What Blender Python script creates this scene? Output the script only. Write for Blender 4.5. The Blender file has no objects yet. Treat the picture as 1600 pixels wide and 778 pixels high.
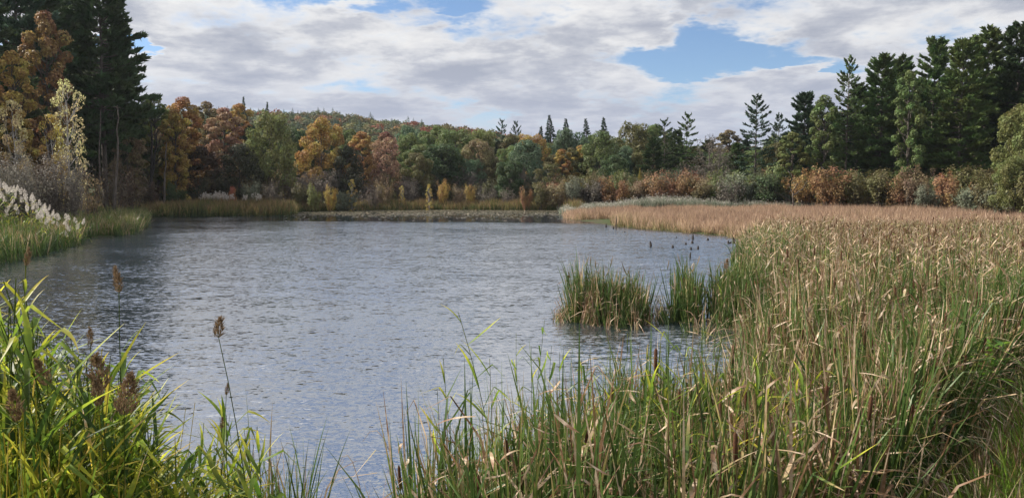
import bpy, math, random
import numpy as np
from mathutils import Vector

S = bpy.context.scene
C = S.collection
R = math.radians
# ------------------------------------------------------------ camera
F, CX, CY, CAMZ = 1155.0, 800.0, 389.0, 3.0        # measured on the 1600 x 778 photograph
PITCH = math.atan(91.0 / F)
cam_d = bpy.data.cameras.new('camera'); cam = bpy.data.objects.new('camera', cam_d); C.objects.link(cam)
cam_d.sensor_width = 36.0; cam_d.lens = 36.0 * F / 1600.0
cam_d.clip_start = 0.05; cam_d.clip_end = 8000.0
cam.location = (0, 0, CAMZ); cam.rotation_euler = (math.pi/2 - PITCH, 0, 0)
S.camera = cam
S.render.resolution_x = 1024; S.render.resolution_y = 497

def ray(px, py):
    a = (px-CX)/F; b = -(py-CY)/F
    return Vector((a, math.cos(PITCH)+b*math.sin(PITCH), -math.sin(PITCH)+b*math.cos(PITCH)))
def G(px, py, z=0.0):
    d = ray(px, py); t = (z-CAMZ)/d.z
    return (d.x*t, d.y*t)
def AT(px, py, Y):
    d = ray(px, py); t = Y/d.y
    return (d.x*t, Y, CAMZ+d.z*t)
def XX(px, Y): return AT(px, 300, Y)[0]

# ------------------------------------------------------------ sky, sun, exposure
SUN_EL, SUN_AZ = 38.0, -74.0                 # azimuth from +Y, negative is to the left
w = bpy.data.worlds.new('World'); S.world = w; w.use_nodes = True
nt = w.node_tree; nt.nodes.clear()
class N:
    """tiny helper for wiring shader nodes"""
    def __init__(s, tree): s.t = tree
    def n(s, typ, ins=None, **kw):
        nd = s.t.nodes.new(typ)
        for k, v in kw.items(): setattr(nd, k, v)
        if ins:
            for k, v in ins.items():
                sock = nd.inputs[k]
                if isinstance(v, bpy.types.NodeSocket): s.t.links.new(v, sock)
                elif sock.type == 'RGBA' and len(v) == 3: sock.default_value = tuple(v)+(1,)
                else: sock.default_value = v
        return nd
    def m(s, op, a, b=0.0, c=0.0, clamp=False):
        return s.n('ShaderNodeMath', {0: a, 1: b, 2: c}, operation=op, use_clamp=clamp).outputs[0]
    def mix(s, f, a, b, blend='MIX'):
        nd = s.n('ShaderNodeMix', data_type='RGBA', blend_type=blend)
        for k, v in ((0, f), (6, a), (7, b)):
            if isinstance(v, bpy.types.NodeSocket): s.t.links.new(v, nd.inputs[k])
            else: nd.inputs[k].default_value = v if k == 0 else (tuple(v)+(1,))[:4]
        return nd.outputs[2]
    def ramp(s, f, stops, interp='LINEAR'):
        nd = s.n('ShaderNodeValToRGB', {0: f}); cr = nd.color_ramp; cr.interpolation = interp
        while len(cr.elements) < len(stops): cr.elements.new(0.5)
        for e, (p, c) in zip(cr.elements, stops):
            e.position = p; e.color = (tuple(c)+(1,))[:4]
        return nd.outputs[0]
    def maprange(s, v, a, b, c=0.0, d=1.0, typ='SMOOTHSTEP'):
        return s.n('ShaderNodeMapRange', {0: v, 1: a, 2: b, 3: c, 4: d}, interpolation_type=typ).outputs[0]
g = N(nt)
sky = g.n('ShaderNodeTexSky', sky_type='NISHITA', sun_disc=False, sun_elevation=R(SUN_EL), sun_rotation=R(SUN_AZ),
          air_density=1.0, dust_density=0.2, ozone_density=2.0)
tc = g.n('ShaderNodeTexCoord')
sp = g.n('ShaderNodeSeparateXYZ', {0: tc.outputs['Generated']})
zz = g.m('ADD', g.m('MAXIMUM', sp.outputs[2], 0.0), 0.15)
U_ = g.m('DIVIDE', sp.outputs[0], zz); V_ = g.m('DIVIDE', sp.outputs[1], zz)
def sky_uv(px, py):
    d = ray(px, py).normalized(); z = max(d.z, 0)+0.15
    return d.x/z, d.y/z
uv = g.n('ShaderNodeCombineXYZ', {0: g.m('MULTIPLY', U_, 1.0), 1: V_, 2: 0.0}).outputs[0]
wob = g.n('ShaderNodeTexNoise', {'Vector': uv, 'Scale': 2.3, 'Detail': 5.0, 'Roughness': 0.6})
wv = g.m('MULTIPLY', g.m('SUBTRACT', wob.outputs[0], 0.5), 1.15)
dens = g.n('ShaderNodeTexNoise', {'Vector': uv, 'Scale': 2.1, 'Detail': 12.0, 'Roughness': 0.64, 'Distortion': 0.1}).outputs[0]
gaps = 0.0
# openings in the cloud deck: centre pixel, half width, half height (in deck units), depth
for (px, py, ru, rv, dp) in [(1115, 92, 0.44, 0.23, 0.36), (1085, 52, 0.17, 0.28, 0.26), (1235, 100, 0.30, 0.13, 0.40), (1180, 30, 0.22, 0.22, 0.14),
                             (575, -6, 0.34, 0.16, 0.30), (205, 68, 0.12, 0.10, 0.36), (655, 28, 0.18, 0.12, 0.14), (475, -14, 0.2, 0.12, 0.2),
                             (1100, -150, 0.5, 0.5, 0.22), (300, -420, 0.5, 0.3, 0.25)]:
    u0, v0 = sky_uv(px, py)
    du = g.m('DIVIDE', g.m('SUBTRACT', g.m('ADD', U_, g.m('MULTIPLY', wv, 0.5)), u0), ru*0.85)
    dv = g.m('DIVIDE', g.m('SUBTRACT', g.m('ADD', V_, g.m('MULTIPLY', wv, 0.8)), v0), rv*0.85)
    r2 = g.m('ADD', g.m('MULTIPLY', du, du), g.m('MULTIPLY', dv, dv))
    gg = g.maprange(r2, 2.0, 0.15, 0.0, dp)
    gaps = g.m('MAXIMUM', gaps, gg)
d2 = g.m('SUBTRACT', g.m('ADD', g.m('MULTIPLY', dens, 1.35), -0.075), gaps)
cover = g.maprange(d2, 0.31, 0.57)
shade = g.n('ShaderNodeTexNoise', {'Vector': g.n('ShaderNodeVectorMath', {0: uv, 1: (7.3, 2.1, 0.4)}, operation='ADD').outputs[0],
                                   'Scale': 2.3, 'Detail': 10.0, 'Roughness': 0.6, 'Distortion': 0.15}).outputs[0]
thick = g.m('ADD', g.m('MULTIPLY', d2, 0.55), g.m('MULTIPLY', shade, 0.55))
ccol = g.ramp(thick, [(0.50, (8.2, 8.15, 8.1)), (0.575, (7.0, 7.05, 7.3)), (0.645, (5.1, 5.3, 5.9)), (0.74, (3.7, 4.0, 4.8))])
# towards the horizon the deck goes blue grey
upf = g.maprange(sp.outputs[2], 0.18, 0.65, 1.0, 1.45)
ccol = g.n('ShaderNodeVectorMath', {0: ccol, 'Scale': upf}, operation='SCALE').outputs[0]
lowf = g.maprange(sp.outputs[2], 0.20, 0.06)
ccol = g.mix(g.m('MULTIPLY', lowf, 0.70), ccol, (4.4, 4.8, 6.0))
cover = g.m('MAXIMUM', cover, g.maprange(sp.outputs[2], 0.13, 0.05))
skyc = g.mix(1.0, sky.outputs[0], (1.0, 1.08, 1.22), 'MULTIPLY')
col = g.mix(cover, skyc, ccol)
bg = g.n('ShaderNodeBackground', {0: col, 1: 0.063})
g.n('ShaderNodeOutputWorld', {0: bg.outputs[0]})
w.cycles.sampling_method = 'MANUAL'; w.cycles.sample_map_resolution = 512

sl = bpy.data.lights.new('sun', 'SUN'); so = bpy.data.objects.new('sun', sl); C.objects.link(so)
sl.energy = 5.0; sl.angle = R(0.6); sl.color = (1.0, 0.93, 0.82)
sdir = Vector((math.sin(R(SUN_AZ))*math.cos(R(SUN_EL)), math.cos(R(SUN_AZ))*math.cos(R(SUN_EL)), math.sin(R(SUN_EL))))
so.rotation_euler = sdir.to_track_quat('Z', 'Y').to_euler(); so.location = (-60, 30, 60)
S.view_settings.view_transform = 'Standard'; S.view_settings.look = 'None'
S.view_settings.exposure = 0.78; S.view_settings.gamma = 1.0; S.view_settings.use_curve_mapping = False
try:
    S.cycles.max_bounces = 6; S.cycles.diffuse_bounces = 3; S.cycles.transmission_bounces = 4; S.cycles.transparent_max_bounces = 8
    S.cycles.volume_bounces = 0
except Exception: pass

# ------------------------------------------------------------ helpers
PLACED = []
def short(l):
    for c_ in (',', ' left of', ' right of', ' behind', ' below', ' between', ' standing', ' against', ' at the', ' in the', ' above', ' under', ' before', ' among', ' near', ' over', ' on ', ' beneath', ' past', ' rising', ' first', ' whose', ' just', ' that'):
        if c_ in l and l.index(c_) > 10: l = l[:l.index(c_)]
    return ' '.join(l.split()[:8])
def near_named(px, away=0):
    c_ = sorted(PLACED, key=lambda t_: abs(t_[0]-px))[0]
    return ('left of' if px < c_[0]-4 else 'right of' if px > c_[0]+4 else 'level with')+' the '+c_[1]
def tag(o, label=None, cat=None, group=None, kind=None):
    if label: o['label'] = label
    if cat: o['category'] = cat
    if group: o['group'] = group
    if kind: o['kind'] = kind
    return o
def link(name, data, parent=None, mats=None):
    o = bpy.data.objects.new(name, data); C.objects.link(o)
    if parent: o.parent = parent
    return o
def empty(name, loc, rz=0.0, scale=(1, 1, 1), **kw):
    o = bpy.data.objects.new(name, None); C.objects.link(o); o.empty_display_size = 0.2
    o.location = loc; o.rotation_euler = (0, 0, rz); o.scale = scale
    return tag(o, **kw)
class MB:
    """collects faces and turns them into one mesh"""
    def __init__(s): s.v = []; s.f = []; s.uv = []; s.mi = []; s.n = 0
    def add(s, verts, faces, uvs=None, mi=0):
        verts = np.asarray(verts, float).reshape(-1, 3)
        faces = np.asarray(faces, int)
        s.v.append(verts); s.f.append(faces + s.n)
        if uvs is None: uvs = np.zeros((len(verts), 2))
        s.uv.append(np.asarray(uvs, float).reshape(-1, 2)); s.mi.append(np.full(len(faces), mi))
        s.n += len(verts)
    def mesh(s, name, mats, smooth=False):
        me = bpy.data.meshes.new(name)
        v = np.concatenate(s.v); uvv = np.concatenate(s.uv); mi = np.concatenate(s.mi)
        tot = np.concatenate([np.full(len(f), f.shape[1]) for f in s.f])
        li = np.concatenate([f.ravel() for f in s.f])
        st = np.concatenate([[0], np.cumsum(tot)[:-1]])
        me.vertices.add(len(v)); me.vertices.foreach_set('co', v.astype(np.float32).ravel())
        me.loops.add(len(li)); me.loops.foreach_set('vertex_index', li.astype(np.int32))
        me.polygons.add(len(tot)); me.polygons.foreach_set('loop_start', st.astype(np.int32))
        me.polygons.foreach_set('loop_total', tot.astype(np.int32))
        me.polygons.foreach_set('material_index', mi.astype(np.int32))
        if smooth: me.polygons.foreach_set('use_smooth', np.ones(len(tot), bool))
        u = me.uv_layers.new(name='UVMap')
        u.data.foreach_set('uv', uvv[li].astype(np.float32).ravel())
        for m in (mats if isinstance(mats, (list, tuple)) else [mats]): me.materials.append(m)
        me.update(calc_edges=True); me.validate()
        return me
def tube(mb, pts, rad, sides=6, mi=0, cap=True):
    pts = np.asarray(pts, float); n = len(pts)
    rad = np.broadcast_to(np.asarray(rad, float), (n,))
    t = np.gradient(pts, axis=0); t /= np.linalg.norm(t, axis=1, keepdims=True)+1e-9
    ref = np.where(np.abs(t[:, 2:3]) > 0.9, np.array([[1.0, 0, 0]]), np.array([[0, 0, 1.0]]))
    a = np.cross(t, ref); a /= np.linalg.norm(a, axis=1, keepdims=True)+1e-9
    b = np.cross(t, a)
    ang = np.arange(sides)*2*math.pi/sides
    ring = (a[:, None, :]*np.cos(ang)[None, :, None]+b[:, None, :]*np.sin(ang)[None, :, None])*rad[:, None, None]+pts[:, None, :]
    v = ring.reshape(-1, 3)
    i = np.arange(n-1)[:, None]*sides; j = np.arange(sides)[None, :]; k = (j+1) % sides
    f = np.stack([i+j, i+k, i+sides+k, i+sides+j], -1).reshape(-1, 4)
    uvs = np.stack([np.tile(np.arange(sides)/sides, n), np.repeat(np.arange(n)/(n-1), sides)], -1)
    mb.add(v, f, uvs, mi)
    if cap:
        base = (n-1)*sides
        tip = len(v)
        vv = np.concatenate([v[base:], pts[-1:]]); 
        mb.add(vv, [[q, (q+1) % sides, sides] for q in range(sides)], None, mi)
def unit(a): return a/(np.linalg.norm(a, axis=-1, keepdims=True)+1e-9)
def leaves(mb, rng, pos, nrm, size, asp=1.0, mi=0, u=None):
    """one small lozenge leaf spray per position"""
    n = len(pos)
    t = unit(np.cross(nrm, rng.normal(size=(n, 3)))); b = np.cross(nrm, t)
    s = np.broadcast_to(size, (n,))[:, None]
    k1 = rng.uniform(0.25, 0.75, (n, 1))
    v = np.stack([pos+t*s, pos+b*s*asp*0.62+t*s*(k1-0.5), pos-t*s*0.9+nrm*s*0.15, pos-b*s*asp*0.62+t*s*(0.5-k1)], 1).reshape(-1, 3)
    f = np.arange(4*n).reshape(-1, 4)
    if u is None: u = rng.uniform(0, 1, n)
    uvs = np.stack([np.repeat(u, 4), np.tile([1, .5, 0, .5], n)], -1)
    mb.add(v, f, uvs, mi)
def blades(mb, rng, base, az, h, wd, lean, curve, dry, segs=5, kink=None, twist=None, mi=0):
    """grass-like ribbons: arrays of n blades"""
    n = len(h)
    t = np.linspace(0, 1, segs+1)[None, :]
    ang = lean[:, None]+curve[:, None]*t**1.6                     # angle from the vertical along the blade
    if kink is not None:                                          # some blades are snapped over
        kt, ka = kink
        ang = ang+ka[:, None]*(1/(1+np.exp(-(t-kt[:, None])*26)))
    dl = h[:, None]/segs
    x = np.concatenate([np.zeros((n, 1)), np.cumsum(np.sin((ang[:, 1:]+ang[:, :-1])/2)*dl, 1)], 1)
    z = np.concatenate([np.zeros((n, 1)), np.cumsum(np.cos((ang[:, 1:]+ang[:, :-1])/2)*dl, 1)], 1)
    ca, sa = np.cos(az)[:, None], np.sin(az)[:, None]
    p = np.stack([base[:, 0:1]+x*ca, base[:, 1:2]+x*sa, base[:, 2:3]+z], -1)
    tw = rng.uniform(0, 6.28, n) if twist is None else twist
    tw2 = tw[:, None]+t*rng.uniform(-1.5, 1.5, (n, 1))
    side = np.stack([np.cos(tw2), np.sin(tw2), np.zeros_like(tw2)], -1)
    prof = np.minimum(1.0, (1-t)*3.2)**0.8*np.minimum(1.0, 0.55+t*2.5)
    prof[:, -1] = 0.04
    wv_ = (wd[:, None]*0.5*prof)[..., None]
    L = p-side*wv_; Rr = p+side*wv_
    v = np.stack([L, Rr], 2).reshape(-1, 3)                       # n,(segs+1),2
    o = np.arange(n)[:, None]*(segs+1)*2; i = np.arange(segs)[None, :]*2
    f = np.stack([o+i, o+i+1, o+i+3, o+i+2], -1).reshape(-1, 4)
    uvs = np.stack([np.broadcast_to(dry[:, None, None], (n, segs+1, 2)), np.broadcast_to(t[:, :, None], (n, segs+1, 2))], -1).reshape(-1, 2)
    mb.add(v, f, uvs, mi)
def sstep(x, a, b):
    t = np.clip((np.asarray(x, float)-a)/(b-a), 0, 1); return t*t*(3-2*t)

# ------------------------------------------------------------ materials
def newmat(name):
    m = bpy.data.materials.new(name); m.use_nodes = True; m.node_tree.nodes.clear(); return m, N(m.node_tree)
def finish(g, col, rough=0.6, spec=0.3, trans=0.0, bump=None, tcol=None):
    p = g.n('ShaderNodeBsdfPrincipled', {'Base Color': col, 'Roughness': rough, 'Specular IOR Level': spec})
    if bump is not None: g.t.links.new(bump, p.inputs['Normal'])
    out = p.outputs[0]
    if trans > 0:
        t = g.n('ShaderNodeBsdfTranslucent', {'Color': tcol if tcol is not None else col})
        out = g.n('ShaderNodeMixShader', {0: trans, 1: p.outputs[0], 2: t.outputs[0]}).outputs[0]
    g.n('ShaderNodeOutputMaterial', {0: out})
def foliage_mat(name, trans=0.35, rough=0.6, var=0.35, spec=0.25):
    m, g = newmat(name)
    oi = g.n('ShaderNodeObjectInfo'); uvn = g.n('ShaderNodeUVMap', uv_map='UVMap')
    s = g.n('ShaderNodeSeparateXYZ', {0: uvn.outputs[0]})
    tc = g.n('ShaderNodeTexCoord')
    no = g.n('ShaderNodeTexNoise', {'Vector': tc.outputs['Object'], 'Scale': 0.33, 'Detail': 3.0})
    hue = g.m('ADD', 0.5, g.m('MULTIPLY', g.m('SUBTRACT', no.outputs[0], 0.5), 0.20))
    hue = g.m('ADD', hue, g.m('MULTIPLY', g.m('SUBTRACT', s.outputs[0], 0.5), 0.03))
    val = g.m('ADD', 1.0-var/2, g.m('MULTIPLY', s.outputs[0], var))
    val = g.m('MULTIPLY', val, g.m('ADD', 0.75, g.m('MULTIPLY', no.outputs[0], 0.5)))
    hs = g.n('ShaderNodeHueSaturation', {'Hue': hue, 'Saturation': 0.95, 'Value': val, 'Color': oi.outputs['Color']})
    finish(g, hs.outputs[0], rough, spec, trans)
    return m
M = {}
M['leaf'] = foliage_mat('broad_leaf_foliage', 0.38, 0.55, 0.6)
M['needle'] = foliage_mat('pine_needles', 0.30, 0.6, 0.5, 0.2)
def bark_mat(name, a, b, scale=3.0):
    m, g = newmat(name); tc = g.n('ShaderNodeTexCoord')
    mp = g.n('ShaderNodeMapping', {0: tc.outputs['Object'], 3: (scale*2, scale*2, scale*0.5)})
    no = g.n('ShaderNodeTexNoise', {'Vector': mp.outputs[0], 'Scale': 1.5, 'Detail': 6.0, 'Roughness': 0.7})
    c = g.mix(g.maprange(no.outputs[0], 0.35, 0.65), a, b)
    bp = g.n('ShaderNodeBump', {'Height': no.outputs[0], 'Strength': 0.6, 'Distance': 0.03})
    finish(g, c, 0.85, 0.15, bump=bp.outputs[0]); return m
M['bark'] = bark_mat('grey_brown_bark', (0.13, 0.11, 0.095), (0.05, 0.042, 0.036))
M['bark_dark'] = bark_mat('dark_wet_bark', (0.05, 0.045, 0.042), (0.02, 0.018, 0.017))  # darker bark tones, used for the double trunk
M['bark_pale'] = bark_mat('pale_bark', (0.42, 0.40, 0.37), (0.18, 0.16, 0.15))
def grass_mat(name, stops, trans=0.4, rough=0.45, spec=0.3, k=0.5, nscale=0.8):
    """u of the UV map holds how dry a blade is, v runs from its foot to its tip"""
    m, g = newmat(name)
    uvn = g.n('ShaderNodeUVMap', uv_map='UVMap'); s = g.n('ShaderNodeSeparateXYZ', {0: uvn.outputs[0]})
    geo = g.n('ShaderNodeNewGeometry')
    no = g.n('ShaderNodeTexNoise', {'Vector': geo.outputs['Position'], 'Scale': nscale, 'Detail': 4.0})
    no2 = g.n('ShaderNodeTexNoise', {'Vector': geo.outputs['Position'], 'Scale': 19.0, 'Detail': 2.0})
    oi = g.n('ShaderNodeObjectInfo')
    f = g.m('ADD', s.outputs[0], g.m('MULTIPLY', g.m('SUBTRACT', s.outputs[1], 0.5), k))
    f = g.m('ADD', f, g.m('MULTIPLY', g.m('SUBTRACT', no.outputs[0], 0.5), 0.55))
    f = g.m('ADD', f, g.m('MULTIPLY', g.m('SUBTRACT', no2.outputs[0], 0.5), 0.35))
    f = g.m('ADD', f, g.m('MULTIPLY', g.m('SUBTRACT', oi.outputs['Random'], 0.5), 0.16), clamp=True)
    c = g.ramp(f, stops)
    wn = g.n('ShaderNodeTexWhiteNoise', {1: g.m('MULTIPLY', s.outputs[0], 917.0)}, noise_dimensions='1D')
    c = g.n('ShaderNodeHueSaturation', {'Value': g.m('ADD', 0.45, g.m('MULTIPLY', wn.outputs[0], 1.05)), 'Color': c}).outputs[0]
    c = g.mix(1.0, c, oi.outputs['Color'], 'MULTIPLY')
    finish(g, c, rough, spec, trans); return m
GR = (0.035, 0.068, 0.016); GR2 = (0.08, 0.13, 0.03); YG = (0.24, 0.25, 0.05); TAN = (0.33, 0.235, 0.14); STR = (0.54, 0.42, 0.30); BRN = (0.17, 0.095, 0.05)
M['cattail'] = grass_mat('cattail_leaf', [(0.0, GR), (0.34, GR2), (0.50, (0.15, 0.18, 0.04)), (0.60, (0.27, 0.20, 0.09)), (0.70, TAN), (0.84, STR), (0.93, (0.26, 0.16, 0.10)), (1.0, BRN)], trans=0.28)
M['reed'] = grass_mat('common_reed_leaf', [(0.0, (0.045, 0.09, 0.012)), (0.30, (0.14, 0.20, 0.022)), (0.50, (0.42, 0.42, 0.04)), (0.78, (0.62, 0.46, 0.07)), (0.92, (0.45, 0.30, 0.14)), (1.0, (0.6, 0.55, 0.45))], trans=0.55)
M['field'] = grass_mat('russet_meadow_grass', [(0.0, (0.09, 0.10, 0.03)), (0.25, (0.24, 0.20, 0.09)), (0.5, (0.36, 0.25, 0.155)), (0.8, (0.47, 0.325, 0.225)), (1.0, (0.30, 0.20, 0.14))], trans=0.35, k=0.8, nscale=0.15)
M['farcat'] = grass_mat('far_cattail_leaf', [(0.0, (0.04, 0.06, 0.018)), (0.35, (0.085, 0.11, 0.03)), (0.6, (0.20, 0.17, 0.06)), (0.8, (0.30, 0.19, 0.10)), (1.0, (0.24, 0.14, 0.09))], trans=0.3, k=0.9, nscale=0.12)
M['greyreed'] = grass_mat('grey_green_reed', [(0.0, (0.07, 0.10, 0.06)), (0.5, (0.16, 0.19, 0.13)), (0.8, (0.27, 0.27, 0.21)), (1.0, (0.36, 0.34, 0.28))], trans=0.3, k=0.8, nscale=0.2)
M['lawn'] = grass_mat('short_lawn_grass', [(0.0, (0.07, 0.14, 0.015)), (0.5, (0.16, 0.26, 0.03)), (0.8, (0.24, 0.26, 0.05)), (1.0, (0.35, 0.24, 0.12))], trans=0.4)
def plain_mat(name, a, b, rough=0.8, scale=20, trans=0.0, spec=0.2):
    m, g = newmat(name); tc = g.n('ShaderNodeTexCoord')
    no = g.n('ShaderNodeTexNoise', {'Vector': tc.outputs['Object'], 'Scale': scale, 'Detail': 4.0})
    finish(g, g.mix(g.maprange(no.outputs[0], 0.3, 0.7), a, b), rough, spec, trans); return m
M['seed'] = plain_mat('brown_seed_head', (0.27, 0.18, 0.10), (0.12, 0.078, 0.045), 0.9, 60, 0.25)
M['spike'] = plain_mat('cattail_spike', (0.10, 0.045, 0.022), (0.055, 0.026, 0.015), 0.95, 90)
M['fluff'] = plain_mat('white_reed_plume', (0.66, 0.62, 0.57), (0.46, 0.41, 0.36), 0.9, 12, 0.5)
M['tanfluff'] = plain_mat('buff_seed_fluff', (0.62, 0.52, 0.40), (0.42, 0.33, 0.24), 0.95, 60, 0.4)
M['stake'] = plain_mat('rotten_stake_wood', (0.06, 0.05, 0.045), (0.02, 0.017, 0.016), 0.9, 8)
M['deadleaf'] = plain_mat('withered_pale_leaf', (0.50, 0.50, 0.45), (0.32, 0.33, 0.28), 0.6, 14, 0.35)

# ground
m, g = newmat('ground_soil'); geo = g.n('ShaderNodeNewGeometry')
s = g.n('ShaderNodeSeparateXYZ', {0: geo.outputs['Position']})
n1 = g.n('ShaderNodeTexNoise', {'Vector': geo.outputs['Position'], 'Scale': 0.25, 'Detail': 8.0, 'Roughness': 0.65})
n2 = g.n('ShaderNodeTexNoise', {'Vector': geo.outputs['Position'], 'Scale': 9.0, 'Detail': 8.0, 'Roughness': 0.7})
litter = g.ramp(n2.outputs[0], [(0.3, (0.025, 0.02, 0.013)), (0.5, (0.06, 0.045, 0.028)), (0.68, (0.15, 0.11, 0.07))])
green = g.ramp(n2.outputs[0], [(0.3, (0.02, 0.035, 0.01)), (0.7, (0.06, 0.085, 0.025))])
c = g.mix(g.maprange(n1.outputs[0], 0.4, 0.6), litter, green)
c = g.mix(g.maprange(s.outputs[2], 0.10, -0.25), c, (0.022, 0.019, 0.013))
bp = g.n('ShaderNodeBump', {'Height': n2.outputs[0], 'Strength': 0.7, 'Distance': 0.05})
finish(g, c, 0.9, 0.15, bump=bp.outputs[0]); M['ground'] = m

# water: dark, glossy, wind ripples that die out in the sheltered water by the lily pads
m, g = newmat('pond_water'); geo = g.n('ShaderNodeNewGeometry')
s = g.n('ShaderNodeSeparateXYZ', {0: geo.outputs['Position']})
P = geo.outputs['Position']
def wnoise(sx, sy, detail, rough, dist=0.0, off=0.0, rot=0.0, out=0):
    mp = g.n('ShaderNodeMapping', {0: P, 1: (off, off*0.7, 0), 2: (0, 0, rot), 3: (sx, sy, 1)})
    return g.n('ShaderNodeTexNoise', {'Vector': mp.outputs[0], 'Scale': 1.0, 'Detail': detail, 'Roughness': rough, 'Distortion': dist}).outputs[out]
patch = g.maprange(wnoise(0.05, 0.12, 3.0, 0.55, 0.4, 31), 0.36, 0.66, 0.62, 1.15)
# calm mask: the sheltered water on the far side (beyond about 75 m) goes flat
edge = g.m('ADD', s.outputs[1], g.m('MULTIPLY', g.m('ADD', wnoise(0.07, 0.22, 3.0, 0.6, 0.0, 3), -0.5), 10.0))
edge = g.m('ADD', edge, g.m('MULTIPLY', s.outputs[0], 0.17))
calm = g.maprange(edge, 71.0, 68.0, 0.05, 1.0)
calm = g.m('MAXIMUM', calm, g.maprange(s.outputs[0], -24.0, -30.0, 0.0, 1.0))
st = g.m('MULTIPLY', calm, patch)
# wave slopes straight from three octaves of vector noise, so that they stay as steep far off as near by
tot = None
for (sx, sy, a_, off, rot_) in ((3.6, 9.0, 0.42, 0, 6), (9.0, 21.0, 0.62, 11, -9), (0.9, 2.2, 0.20, 5, 4)):
    v_ = g.n('ShaderNodeVectorMath', {0: wnoise(sx, sy, 2.0, 0.55, 0.6, off, R(rot_), 1), 1: (0.5, 0.5, 0.5)}, operation='SUBTRACT').outputs[0]
    v_ = g.n('ShaderNodeVectorMath', {0: v_, 1: (a_*0.65, a_*1.25, 0.0)}, operation='MULTIPLY').outputs[0]
    tot = v_ if tot is None else g.n('ShaderNodeVectorMath', {0: tot, 1: v_}, operation='ADD').outputs[0]
tot = g.n('ShaderNodeVectorMath', {0: tot, 'Scale': st}, operation='SCALE').outputs[0]
wnrm = g.n('ShaderNodeVectorMath', {0: g.n('ShaderNodeVectorMath', {0: tot, 1: g.n('ShaderNodeCombineXYZ', {0: -0.01, 1: g.m('MULTIPLY', st, -0.075), 2: 1.0}).outputs[0]}, operation='ADD').outputs[0]}, operation='NORMALIZE').outputs[0]
finish(g, (0.020, 0.027, 0.036), g.maprange(calm, 0.0, 1.0, 0.03, 0.06), 0.5, bump=wnrm)
for nd in m.node_tree.nodes:
    if nd.type == 'BSDF_PRINCIPLED': nd.inputs['IOR'].default_value = 6.5
M['water'] = m

# ------------------------------------------------------------ terrain
shore_px = [(-40, 27), (0, 30), (60, 34.6), (110, 40), (125, 46), (200, 49.5), (222, 60), (226, 72), (228, 85), (330, 87), (452, 90), (462, 104), (560, 112), (700, 115), (880, 112), (930, 92),
            (885, 80), (900, 74), (965, 61.5), (1050, 54), (1150, 47.5), (1165, 41), (1150, 33), (1165, 26), (1215, 19), (1240, 14), (1260, 9)]
WP = np.array([(XX(px, Y), Y) for px, Y in shore_px]+[(4.6, 7.2), (1.2, 3.6), (-2, 3.0), (-8, 2.6), (-20, 3), (-34, 10), (-34, 22)])
BANK = np.array([(-60, 2.0), (-20, 2.6), (-8, 2.9), (-2, 3.1), (1, 3.8), (3.1, 5.9), (5.6, 8.9), (12, 15.2), (25, 25), (45, 33), (75, 40), (140, 50)])
def seg_dist(x, y, pts, closed):
    P0 = pts; P1 = np.roll(pts, -1, 0)
    if not closed: P0 = P0[:-1]; P1 = P1[:-1]
    d = np.full(x.shape, 1e9); sgn = np.zeros(x.shape)
    for a, b in zip(P0, P1):
        e = b-a; t = np.clip(((x-a[0])*e[0]+(y-a[1])*e[1])/(e@e), 0, 1)
        dx = x-a[0]-t*e[0]; dy = y-a[1]-t*e[1]; dd = np.hypot(dx, dy)
        cr = e[0]*dy-e[1]*dx
        sgn = np.where(dd < d, np.sign(cr), sgn); d = np.minimum(d, dd)
    return d, sgn
def inside(x, y, poly):
    r = np.zeros(np.shape(x), bool); n = len(poly)
    for i in range(n):
        a = poly[i]; b = poly[(i+1) % n]
        c = (a[1] > y) != (b[1] > y)
        with np.errstate(divide='ignore', invalid='ignore'):
            xi = (b[0]-a[0])*(y-a[1])/(b[1]-a[1]+1e-12)+a[0]
        r ^= c & (x < xi)
    return r
def terrain(x, y):
    x = np.asarray(x, float); y = np.asarray(y, float)
    d, _ = seg_dist(x, y, WP, True); d = np.where(inside(x, y, WP), -d, d)
    z = np.interp(d, [-4, -1.5, 0, 0.8, 3, 40, 100], [-1.1, -0.5, -0.04, 0.05, 0.10, 0.35, 1.0])
    bd, bs = seg_dist(x, y, BANK, False); s_ = -bd*bs
    z = np.maximum(z, np.where(s_ > -1.5, 1.45*sstep(s_, -1.5, 3.4)-0.10*(s_ <= 0), -9))
    z = z+np.clip((y-122)*0.03, 0, 4)+np.clip((-x-52)*0.06, 0, 3)
    hill = np.interp(x, [-500, -260, -145, -58, -18, 0, 40, 90, 200], [22, 28, 29, 25.5, 21, 17.5, 9, 1, 0])
    z = z+hill*sstep(y, 215, 430)*(1-0.5*sstep(y, 520, 1100))
    return z
def Hh(x, y): return float(terrain(np.array([x]), np.array([y]))[0])
def axis(bounds):
    out = []
    for a, b, s_ in bounds: out += list(np.arange(a, b, s_))
    return np.array(out+[bounds[-1][1]])
xs = axis([(-3000, -400, 260), (-400, -80, 16), (-80, -14, 1.5), (-14, 16, 0.4), (16, 90, 2.0), (90, 400, 16), (400, 3000, 260)])
ys = axis([(-600, -20, 58), (-20, 0, 2), (0, 16, 0.4), (16, 130, 1.5), (130, 560, 12), (560, 3600, 200)])
gx, gy = np.meshgrid(xs, ys); rgn = np.random.default_rng(5)
gz = terrain(gx, gy)
fine = (gy < 16) & (np.abs(gx) < 16)
gz = gz+np.where(fine & (gz > 0), 1, 0)*rgn.normal(0, 0.012, gz.shape)
nx, ny = len(xs), len(ys)
mb = MB(); ii = (np.arange(ny-1)[:, None]*nx+np.arange(nx-1)[None, :])
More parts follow.
